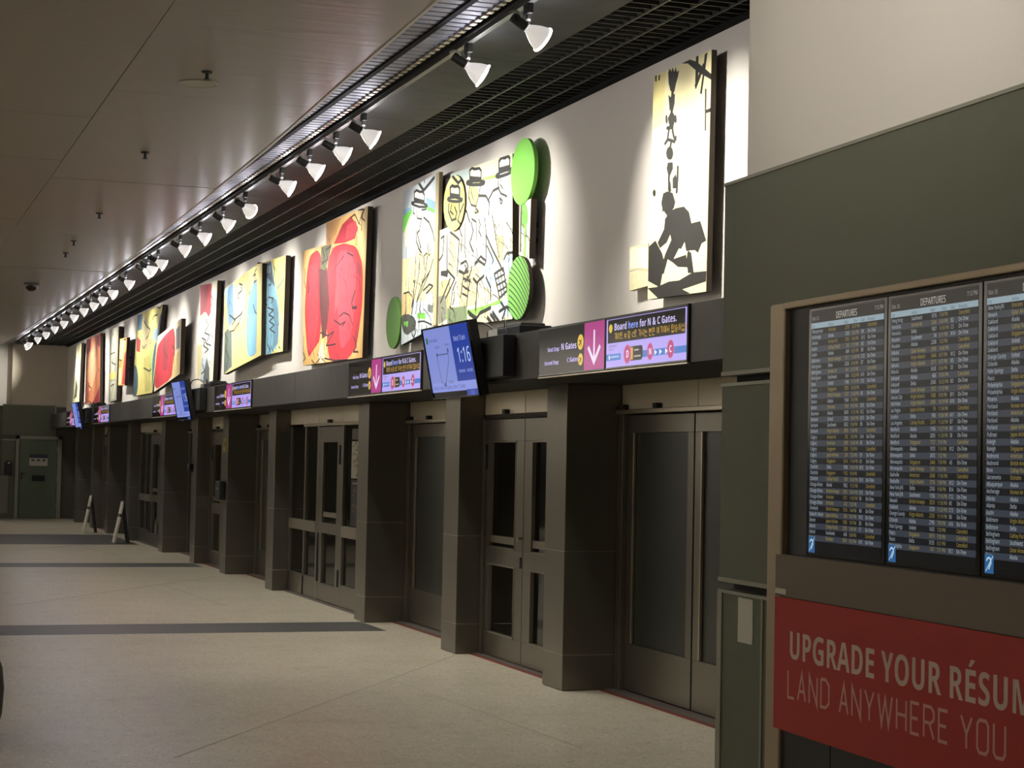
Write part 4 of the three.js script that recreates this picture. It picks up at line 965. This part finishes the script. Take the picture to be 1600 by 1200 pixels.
{
  const a = artwork('painting of hatted walkers in black line on pale yellow with three green discs');
  panel(a, 'canvas_panel', WALKER, 101, 0.045, 0.06, {}, { loose: [55, 0.1, 0.95, 0.35] });
  panel(a, 'canvas_panel', COMPANIONS, 102, 0.05, 0.06, {}, { loose: [130, 0.03, 0.97, 0.38] });
  obj('post', rbox(-15.995, -15.895, 2.9, 4.285, 0.08, 0.118, 0.004), std(0xb3a67e, 0.7), a, 'narrow upright strip between two panels');
  obj('backing_board', box(-15.93, -15.5, 3.68, 4.22, 0.055, 0.062), M.stretcher, a);
  panel(a, 'oval_panel', OVAL, 103, 0.03, 0.1, {}, { loose: [0] });
  panel(a, 'canvas_panel', STRIPTREE, 104, 0.05, 0.06);
  obj('backing_board', box(-13.9, -13.68, 3.36, 3.74, 0.05, 0.062), M.stretcher, a);
  const leaf = std(0x6cb33c, 0.6), stripe = canvas(256, 256, (x, w, h) => { x.fillStyle = '#6fae4a'; x.fillRect(0, 0, w, h); x.strokeStyle = '#27301a'; x.lineWidth = 6; for (let k = -6; k < 14; k++) { x.beginPath(); x.moveTo(20, k * 24 - 20); x.quadraticCurveTo(140, k * 24 + 20, 250, k * 24 + 130); x.stroke(); } });
  disc(a, -13.645, 3.968, 0.278, 0.262, 0.09, 0.03, leaf, 'green_disc');
  const sd = disc(a, -13.69, 3.056, 0.265, 0.25, 0.09, 0.03, M.stretcher, 'green_disc'); sd.userData.label = 'green disc with curved dark stripes';
  { const g = new THREE.CircleGeometry(1, 48); g.scale(0.264, 0.249, 1); g.translate(-13.69, 3.056, 0.1208); obj('striped_face', g, std(0xffffff, 0.6, 0, { map: stripe }), sd); }
  disc(a, -17.328, 3.013, 0.257, 0.252, 0.09, 0.025, std(0x5f8f3a, 0.6), 'green_disc');
}
{ const a = artwork('painting of two large red figures on a tan ground with a stepped outline'); panel(a, 'canvas_panel', REDPAIR, 111, 0.055, 0.055, {}, { ink: '#33191a', tone: 0.16, loose: [210, 0.12, 0.92, 0.08, '#6e1c24'] }); }
{ const a = artwork('blue and yellow painting of two joined panels, the outer panel slanting'); panel(a, 'canvas_panel', BLUELEAF, 121, 0.06, 0.11, {}, { loose: [40, 0.05, 0.6, 0.15] }); panel(a, 'canvas_panel', BLUEMAN, 122, 0.06, 0.05, {}, { loose: [50, 0.1, 0.75, 0.1] }); obj('hinge_strip', rbox(-23.72, -23.69, 2.99, 4.2, 0.1, 0.172, 0.003), M.stretcher, a); }
{ const a = artwork('tall narrow pale painting with a solid red patch at the top'); panel(a, 'canvas_panel', REDFLAG, 131, 0.065, 0.045, {}, { loose: [36, 0.25, 0.8, 0.4], sharp: true }); }
{ const a = artwork('yellow and blue figure painting with a slanting red panel in front'); panel(a, 'canvas_panel', TALLFIGURE, 141, 0.07, 0.04, {}, { loose: [60, 0.15, 0.9, 0.05, '#6b6136'] }); panel(a, 'canvas_panel', REDSLANT, 142, 0.07, 0.12, {}, { loose: [60, 0.1, 0.9, 0.15, '#7c1e28'] }); }
{ const a = artwork('pale grey tree painting with a small orange panel at its side'); panel(a, 'canvas_panel', PALETREE, 151, 0.075, 0.035, {}, { loose: [70, 0.2, 0.9, 0.1, '#7f8168'] }); panel(a, 'canvas_panel', ORANGESLIP, 152, 0.06, 0.11); }
{ const a = artwork('orange painting with dark red corners, next to the pale last one'); panel(a, 'canvas_panel', ORANGEFIELD, 161, 0.06, 0.05, {}, { tone: 0.2, loose: [90, 0.05, 0.95, 0.05, '#8e3a34'] }); }
{ const a = artwork('narrow pale painting with a dark plant, the last before the end wall'); panel(a, 'canvas_panel', PALESTALK, 171, 0.065, 0.045); }
{ const a = artwork('black silhouette of a stooping porter with bags on a pale yellow panel'); panel(a, 'canvas_panel', PORTER, 181, 0.035, 0.075, {}, { ink: '#201e17', tone: 0.06, loose: [0], sharp: true }); panel(a, 'side_panel', PORTERSLIP, 182, 0.03, 0.04, {}, { side: std(0xcfc59a, 0.7), ink: '#c9bd90', tone: 0.06, loose: [0] }); }

// ------------------------------------------------------------------ lighting track and its spotlights
const XT = 3.585, ZT0 = -46.5, ZT1 = -7.0;
{
  const t = thing('lighting_track', 'long grey lighting track fixed under the ceiling grille', 'lighting track', [XT, YG, 0]);
  obj('track', [rbox(-0.02, 0.02, -0.045, -0.01, ZT0, ZT1, 0.003), box(-0.028, 0.028, -0.012, 0, ZT0, ZT1)], M.rail, t);
  const tabs = []; for (let z = ZT1 - 0.1; z > ZT0; z -= 0.11) tabs.push(box(-0.1, -0.066, -0.004, 0.008, z - 0.05, z + 0.01));
  obj('clip', tabs, M.steelEdge, t, 'small bright tabs along the track, standing for the lit rib ends').userData.kind = 'stuff';  // pale metal tabs standing for the lit ends of the ribs
}
const ORD = ['first', 'second', 'third', 'fourth', 'fifth', 'sixth', 'seventh', 'eighth', 'ninth', 'tenth', 'eleventh', 'twelfth', 'thirteenth', 'fourteenth', 'fifteenth', 'sixteenth', 'seventeenth', 'eighteenth', 'nineteenth', 'twentieth', 'twenty-first', 'twenty-second', 'twenty-third', 'twenty-fourth', 'twenty-fifth'];
function trackLampParts(o) {                          // origin on the underside of the track; the head hangs at HEAD and is turned afterwards
  obj('adapter', [rbox(-0.016, 0.016, -0.06, 0, -0.045, 0.045, 0.004), rbox(-0.012, 0.012, -0.09, -0.058, -0.014, 0.014, 0.004)], M.lampBlack, o);
  const st = new THREE.CylinderGeometry(0.008, 0.008, 0.07, 10); st.translate(0, -0.115, 0); obj('stem', st, M.lampBlack, o);
  const k = new THREE.CylinderGeometry(0.014, 0.014, 0.012, 12); k.translate(0, -0.092, 0); obj('joint', k, M.lampGrey, o);
}
const headGeo = (() => {                              // along +z: socket, bulb, lens
  const lathe = (p, n = 28) => { const g = new THREE.LatheGeometry(p.map(q => new THREE.Vector2(...q)), n); g.rotateX(Math.PI / 2); return g; };
  const socket = lathe([[0, -0.062], [0.021, -0.06], [0.023, -0.05], [0.023, 0.012], [0.02, 0.022], [0, 0.022]]);
  const yoke = new THREE.TorusGeometry(0.027, 0.006, 8, 20, Math.PI * 1.2); yoke.rotateY(Math.PI / 2); yoke.translate(0, 0.004, -0.052);
  const shell = lathe([[0.017, 0.02], [0.021, 0.03], [0.033, 0.05], [0.046, 0.075], [0.055, 0.1], [0.059, 0.115]]);
  const rim = new THREE.TorusGeometry(0.0575, 0.006, 8, 32); rim.translate(0, 0, 0.116);
  const lens = lathe([[0.0575, 0.117], [0.045, 0.123], [0.025, 0.127], [0.0001, 0.128]]);
  return { socket, yoke, shell, rim, lens };
})();
function trackLamp(i, z, tz, ty, power = SPOT, angle = 0.72) {
  const nm = i < ORD.length ? `${ORD[i]} glowing track spotlight, counting along the track from the departures wall` : 'track spotlight over the green departures wall, above the view';
  const o = thing('track_spotlight', nm, 'spotlight', [XT, YG - 0.045, z], 'spotlights along the track');
  trackLampParts(o);
  const head = new THREE.Vector3(-0.05, -0.135, 0.05), tx = i < 25 && tz > ZE ? XW - 0.1 : XW;
  const dir = new THREE.Vector3(tx, ty, tz).sub(new THREE.Vector3(XT, YG - 0.045, z).add(head)).normalize();
  const q = new THREE.Quaternion().setFromUnitVectors(new THREE.Vector3(0, 0, 1), dir), m = new THREE.Matrix4().compose(head, q, new THREE.Vector3(1.3, 1.3, 1.3));
  const P = (name, g, mat, par = o, label) => obj(name, g.clone().applyMatrix4(m), mat, par, label);
  P('socket', headGeo.socket, M.lampBlack); P('yoke', headGeo.yoke, M.lampGrey);
  const arm = tube([[0, -0.145, 0], [-0.03, -0.14, 0.03], head.clone().addScaledVector(dir, -0.03).toArray()], 0.007, 10, 6); obj('arm', arm, M.lampBlack, o);
  const b = P('bulb', headGeo.shell, M.bulbShell, o, 'white glowing reflector bulb'); P('rim', headGeo.rim, M.glassRim, b); P('lens', headGeo.lens, M.lens, b);
  const l = new THREE.SpotLight(WARM, power, 0, angle, 1, 2), at = head.clone().addScaledVector(dir, 0.18);
  l.position.copy(at); l.target.position.copy(at.clone().add(dir)); l.castShadow = true; l.shadow.radius = 2.2; o.add(l); o.add(l.target);
  const spill = new THREE.SpotLight(WARM, SPILL * (i > 9 ? 0.48 : 1), 0, 0.86, 1, 2); spill.position.copy(at); spill.target.position.copy(at.clone().add(new THREE.Vector3(0.3, -1, 0))); spill.castShadow = true; spill.shadow.radius = 5; o.add(spill, spill.target);
  const back = new THREE.PointLight(0xf4f2ff, 0.5, 0, 2); back.position.copy(head.clone().addScaledVector(dir, 0.07)); back.castShadow = true; o.add(back);
  return o;
}
[[-10.08, -10.2, 3.5], [-11.21, -10.95, 3.45], [-13.83, -13.69, 3.5], [-14.71, -14.53, 3.55], [-15.65, -15.3, 3.45], [-16.77, -16.35, 3.55], [-18.49, -19.2, 3.6], [-19.68, -19.61, 3.35], [-21.13, -20.69, 3.5], [-22.51, -22.53, 3.6], [-24.31, -24.08, 3.5], [-25.15, -25, 3.4], [-25.54, -25.69, 3.6], [-27.4, -27.22, 3.45], [-29.26, -28.55, 3.4], [-30.57, -30.61, 3.5], [-31.71, -31.63, 3.3], [-33.27, -33.26, 3.6], [-34.8, -34.58, 3.4], [-36.65, -36.75, 3.5], [-38.48, -38.37, 3.6], [-40.31, -40.68, 3.5], [-42.24, -42.3, 3.5], [-44.4, -44.53, 3.5]].forEach(([z, tz, ty], i) => trackLamp(i, z, tz, ty, ...(i < 2 ? [SPOT * 1.15, 0.62] : [])));
{ // last track lamp, and an unseen spot without fixture lighting the white recess
  const o = trackLamp(24, -44.85, -45.6, 3.3);
  const l = new THREE.SpotLight(WARM, SPOT * 2.2, 0, 0.3, 0.6, 2); l.position.set(XT - 0.1, 4.2, -46.2); l.target.position.set(2.9, 3.5, -50.3); l.castShadow = true; l.shadow.radius = 2; scene.add(l, l.target);
}
// three unseen spotlights on a short track, placed to light the side wall
{
  const t = thing('lighting_track', 'unseen short lighting track above the view, its spotlights placed to light the side wall', 'lighting track', [1.5, YC, 0]);
  obj('track', rbox(-0.02, 0.02, -0.035, 0, -7, -2, 0.003), M.rail, t);
  ['far', 'middle', 'near'].forEach((w, i) => {
    const z = [-6.7, -5.0, -3.2][i], o = thing('track_spotlight', `${w} unseen spotlight of the short track, placed to light the side wall`, 'spotlight', [1.5, YC - 0.035, z], 'unseen spotlights lighting the side wall'); trackLampParts(o);
    const m = new THREE.Matrix4().compose(new THREE.Vector3(0.03, -0.15, 0), new THREE.Quaternion().setFromUnitVectors(new THREE.Vector3(0, 0, 1), new THREE.Vector3(0.99, -0.14, 0)), new THREE.Vector3(1, 1, 1));
    for (const [n, g, mt] of [['socket', headGeo.socket, M.lampBlack], ['bulb', headGeo.shell, M.bulbShell], ['lens', headGeo.lens, M.lens]]) obj(n, g.clone().applyMatrix4(m), mt, o);
    const l = new THREE.SpotLight(0xfff9f0, 6.6, 0, 0.78, 1, 2); l.position.set(0.16, -0.21, 0); l.target.position.set(1.2, -0.36, 0); l.castShadow = true; l.shadow.radius = 2.2; o.add(l, l.target);
  });
}

// ------------------------------------------------------------------ unseen ceiling lamps beside the view, placed to light the floor
for (const [x, z] of [[-2.15, -7], [-2.15, -15], [-2.15, -23], [-2.15, -31], [-2.15, -39]]) {
  const t = thing('unseen_ceiling_lamp', 'unseen square ceiling lamp, placed to light the hall floor', 'ceiling lamp', [x, YC, z], 'unseen ceiling lamps lighting the hall floor');
  each('frame', [box(-0.46, 0.46, -0.03, 0, -0.46, -0.42), box(-0.46, 0.46, -0.03, 0, 0.42, 0.46), box(-0.46, -0.42, -0.03, 0, -0.42, 0.42), box(0.42, 0.46, -0.03, 0, -0.42, 0.42)], M.ceilingEdge, t);
  obj('diffuser', box(-0.42, 0.42, -0.02, -0.005, -0.42, 0.42), M.unseenHallLamp, t);
  const l = new THREE.RectAreaLight(HALL, UNSEEN_CEILING_LAMP, 0.84, 0.84); l.position.set(x, YC - 0.035, z); l.lookAt(x, 0, z); scene.add(l);
}

// unseen wall washers, placed to light the wall that the steel front mirrors
for (let i = 0; i < 6; i++) {
  const z = -5 - i * 8, t = thing('unseen_wall_washer', 'unseen long wall washer, placed to light the wall across the hall', 'lamp', [-4.9, YC, z], 'unseen wall washers across the hall');
  obj('housing', [box(-0.06, 0.06, -0.02, 0, -3.6, 3.6), box(0.05, 0.06, -0.12, -0.02, -3.6, 3.6)], M.lampBlack, t);
  const g = box(-0.045, 0.045, -0.005, 0.005, -3.55, 3.55); g.rotateZ(-0.9); g.translate(0.0, -0.07, 0); obj('diffuser', g, M.washer, t);
  const l = new THREE.RectAreaLight(HALL, UNSEEN_WASH, 7.1, 0.09); l.position.set(-4.92, YC - 0.085, z); l.lookAt(-6.1, 3.3, z); scene.add(l);
}

// ------------------------------------------------------------------ small things on the ceiling
function sprinkler(x, z, label) { const s = thing('sprinkler', label, 'sprinkler', onCeiling(x, z), 'fire sprinklers on the white ceiling');
  const e = new THREE.CylinderGeometry(0.04, 0.034, 0.012, 20); e.translate(0, -0.006, 0); obj('escutcheon', e, M.lampBlack, s);
  const b = new THREE.CylinderGeometry(0.012, 0.014, 0.045, 12); b.translate(0, -0.033, 0); obj('body', b, M.lampBlack, s);
  const d = new THREE.CylinderGeometry(0.026, 0.026, 0.003, 16); d.translate(0, -0.058, 0); obj('deflector', d, M.lampBlack, s); return s; }
sprinkler(2.14, -12.5, 'dark fire sprinkler next to the pale ceiling ring'); sprinkler(2.24, -16.1, 'dark fire sprinkler on the ceiling, second beyond the pale ring'); sprinkler(2.37, -20.45, 'dark fire sprinkler on the ceiling, third along the row'); sprinkler(2.4, -23.28, 'dark fire sprinkler on the ceiling, fourth along the row'); sprinkler(2.45, -24.74, 'dark fire sprinkler on the ceiling, fifth along the row');
{ const s = thing('ceiling_speaker', 'flat pale round ceiling speaker cover beside a sprinkler', 'speaker', onCeiling(2.15, -12.92)); const g = new THREE.CylinderGeometry(0.135, 0.13, 0.008, 40); g.translate(0, -0.003, 0); obj('cover', g, M.ceilingEdge, s); const t = new THREE.TorusGeometry(0.132, 0.005, 8, 40); t.rotateX(Math.PI / 2); t.translate(0, -0.006, 0); obj('ring', t, M.ceilingEdge, s); }
{ const s = thing('dome_camera', 'dark dome camera on the white ceiling far down the hall', 'camera', onCeiling(2.42, -29.5)); const b = new THREE.CylinderGeometry(0.12, 0.12, 0.03, 28); b.translate(0, -0.015, 0); obj('base', b, M.lampBlack, s); const d = new THREE.SphereGeometry(0.1, 28, 14, 0, Math.PI * 2, Math.PI / 2, Math.PI / 2); d.translate(0, -0.03, 0); obj('dome', d, M.blackGloss, s); }

// ------------------------------------------------------------------ end of the hall
{
  const p = struct('trim_3', null, null, 'grey green panelling on the end wall');
  const ed = (x0, x1, y0, y1) => obj('wall_panel', rbox(x0, x1, y0, y1, ZE, ZE + 0.05, 0.003), M.green, p);
  ed(3.38, 4.66, 2.1, 2.86); ed(3.38, 3.7, 1.09, 1.965); ed(3.38, 3.7, 0.0, 1.06);
  each('panel_edge', [box(3.37, 4.67, 2.86, 2.885, ZE, ZE + 0.055), box(4.66, 4.7, 2.1, 2.885, ZE, ZE + 0.055), box(3.38, 3.72, 1.965, 1.995, ZE, ZE + 0.055)], M.greenTrim, p, 'pale metal edge of the panelling');
  obj('access_panel', rbox(3.36, 3.56, 0.12, 1.075, ZE + 0.05, ZE + 0.075, 0.004), std(0x77756c, 0.5, 0.3), p, 'light grey metal panel low on the wall');
}
{
  const d = doorThing('green metal door in a pale frame on the end wall'), z = ZE;
  each('frame', [rbox(3.72, 3.81, 0, 2.09, z - 0.02, z + 0.07, 0.004), rbox(4.76, 4.865, 0, 2.09, z - 0.02, z + 0.07, 0.004), rbox(3.72, 4.865, 2.0, 2.09, z - 0.02, z + 0.07, 0.004)], M.greenTrim, d, 'pale door frame');
  const leaf = obj('door_leaf', rbox(3.825, 4.745, 0.01, 1.99, z, z + 0.045, 0.004), M.greenDoor, d);
  obj('grille', [rbox(4.14, 4.46, 0.94, 1.085, z + 0.045, z + 0.055, 0.003), box(4.16, 4.44, 0.975, 0.98, z + 0.055, z + 0.058), box(4.16, 4.44, 1.01, 1.015, z + 0.055, z + 0.058), box(4.16, 4.44, 1.045, 1.05, z + 0.055, z + 0.058)], M.lampBlack, leaf, 'small black grille');
  each('handle', [rbox(3.87, 3.9, 0.98, 1.16, z + 0.045, z + 0.055, 0.004), rbox(3.87, 3.99, 1.115, 1.135, z + 0.06, z + 0.075, 0.004)], M.lampBlack, leaf);
  const t = M.greenTrim; each('hinge', [0.3, 1.0, 1.75].map(y => rbox(4.738, 4.765, y - 0.05, y + 0.05, z + 0.04, z + 0.055, 0.004)), t, leaf);
}
{ const s = thing('door_sign', 'white sign with a dark heading and three small pictures on the end door', 'sign', [4.29, 1.48, ZE + 0.047]);
  obj('plate', box(-0.225, 0.225, -0.15, 0.15, 0, 0.006), M.paper, s);
  const g = new THREE.PlaneGeometry(0.45, 0.3); g.translate(0, 0, 0.007); obj('print', g, std(0xffffff, 0.7, 0, { map: canvas(192, 128, (x, w, h) => { x.fillStyle = '#bdb9ac'; x.fillRect(0, 0, w, h); x.fillStyle = '#3d434c'; x.fillRect(0, 0, w, 44); for (let i = 0; i < 3; i++) { x.fillStyle = '#57534c'; x.fillRect(20 + i * 58, 56, 34, 22); } }) }), s); }
{ const s = thing('wall_phone', 'black wall phone box on the green end panel beside the door', 'phone', [3.55, 1.26, ZE + 0.05]); obj('case', rbox(-0.1, 0.1, -0.16, 0.15, 0, 0.09, 0.02, 2), M.black, s); obj('cap', rbox(-0.06, 0.06, 0.13, 0.19, 0.01, 0.07, 0.015, 2), M.lampBlack, s); obj('clip', box(-0.02, 0.03, 0.12, 0.15, 0.09, 0.094), M.paper, s); }

// ------------------------------------------------------------------ small things on the pillars
{ const s = thing('yellow_sticker', 'small yellow sticker high on a steel pillar', 'sticker', [4.967, 1.85, -26.66]); obj('sheet', box(-0.003, 0, -0.1, 0.09, -0.11, 0.1), std(0xa8922e, 0.6), s); obj('mark', box(-0.004, -0.003, -0.03, 0.05, -0.05, 0.05), std(0x5a4d18, 0.6), s); }
{ const s = thing('card_reader', 'tall black reader box on the pillar with the yellow sticker', 'reader', [4.97, 1.19, -26.72]); obj('case', rbox(-0.09, 0, -0.135, 0.135, -0.17, 0.17, 0.02, 2), M.black, s); obj('slot', box(-0.092, -0.09, 0.02, 0.035, -0.09, 0.09), M.lampGrey, s); }
{ const s = thing('small_box', 'one small black box at head height on a steel pillar', 'box', [4.97, 1.5, -29.38]); obj('case', rbox(-0.07, 0, -0.05, 0.05, -0.1, 0.1, 0.012, 2), M.black, s); obj('bracket', rbox(-0.03, 0, -0.08, -0.045, -0.04, 0.04, 0.004), M.lampBlack, s); }

// ------------------------------------------------------------------ on the floor
function floorSign(label, x, z) {                     // seen edge-on: two boards hinged at the top
  const s = thing('floor_sign', label, 'floor sign', [x, 0, z], 'leaning white floor signs');
  const board = (a, mat, name) => { const g = rbox(-0.016, 0.016, 0, 0.78, -0.15, 0.15, 0.006); g.rotateZ(a); g.translate(a < 0 ? -0.15 : 0.11, 0.004, 0); return obj(name, g, mat, s); };
  const f = board(-0.19, M.paper, 'front_board'); board(0.14, std(0x1f1e1b, 0.8), 'rear_board');
  const st = rbox(-0.018, 0.018, 0.5, 0.56, -0.152, 0.152, 0.004); st.rotateZ(-0.19); st.translate(-0.15, 0.004, 0); obj('stripe', st, std(0x3a3834, 0.6), f, 'dark stripe across the board');
  const h = new THREE.CylinderGeometry(0.014, 0.014, 0.3, 10); h.rotateX(Math.PI / 2); h.translate(0.0, 0.776, 0); obj('hinge_rod', h, M.lampGrey, s); return s;
}
floorSign('nearer of the two leaning white floor signs with a dark stripe', 4.72, -35.6); floorSign('farther of the two leaning white floor signs with a dark stripe', 4.66, -40.15);
{ const s = thing('litter_bin', 'dark rounded bin showing only its rim at the picture edge', 'bin', [0.575, 0, -11.4]);
  const g = new THREE.LatheGeometry([[0.0, 0], [0.2, 0], [0.24, 0.03], [0.268, 0.16], [0.275, 0.3], [0.262, 0.42], [0.225, 0.52], [0.18, 0.55], [0.17, 0.54], [0.16, 0.42], [0, 0.42]].map(p => new THREE.Vector2(...p)), 40); obj('body', g, std(0x2b2b22, 0.5), s);
  const r = new THREE.TorusGeometry(0.185, 0.012, 10, 40); r.rotateX(Math.PI / 2); r.translate(0, 0.55, 0); obj('rim', r, M.lampBlack, s); }

// ------------------------------------------------------------------ small glowing points set behind the glass of the glazed bays
for (const [y, z, s] of [[1.93, -22.6, 0.03], [1.42, -22.1, 0.05], [1.85, -23.9, 0.025], [1.72, -24.1, 0.025], [2.08, -38.0, 0.05], [2.12, -37.4, 0.04]]) {
  const t = thing('glow_point', 'tiny white glowing point behind the glass', 'lamp', [7.36, y, z], 'tiny glowing points behind the glass');
  obj('case', rbox(0, 0.04, -s - 0.02, s + 0.02, -s - 0.03, s + 0.03, 0.006), M.black, t); obj('lens', rbox(-0.02, 0.002, -s * 0.7, s * 0.7, -s, s, 0.006), std(0xffffff, 0.3, 0, { emissive: 0xe6fff6, emissiveIntensity: 3 }), t);
  const l = new THREE.PointLight(0xe6fff6, 0.02, 0, 2); l.position.set(-0.05, 0, 0); l.castShadow = true; t.add(l);
}

scene.traverse(o => { if (o.isMesh) { o.castShadow = true; o.receiveShadow = true; } });
renderer.render(scene, camera);
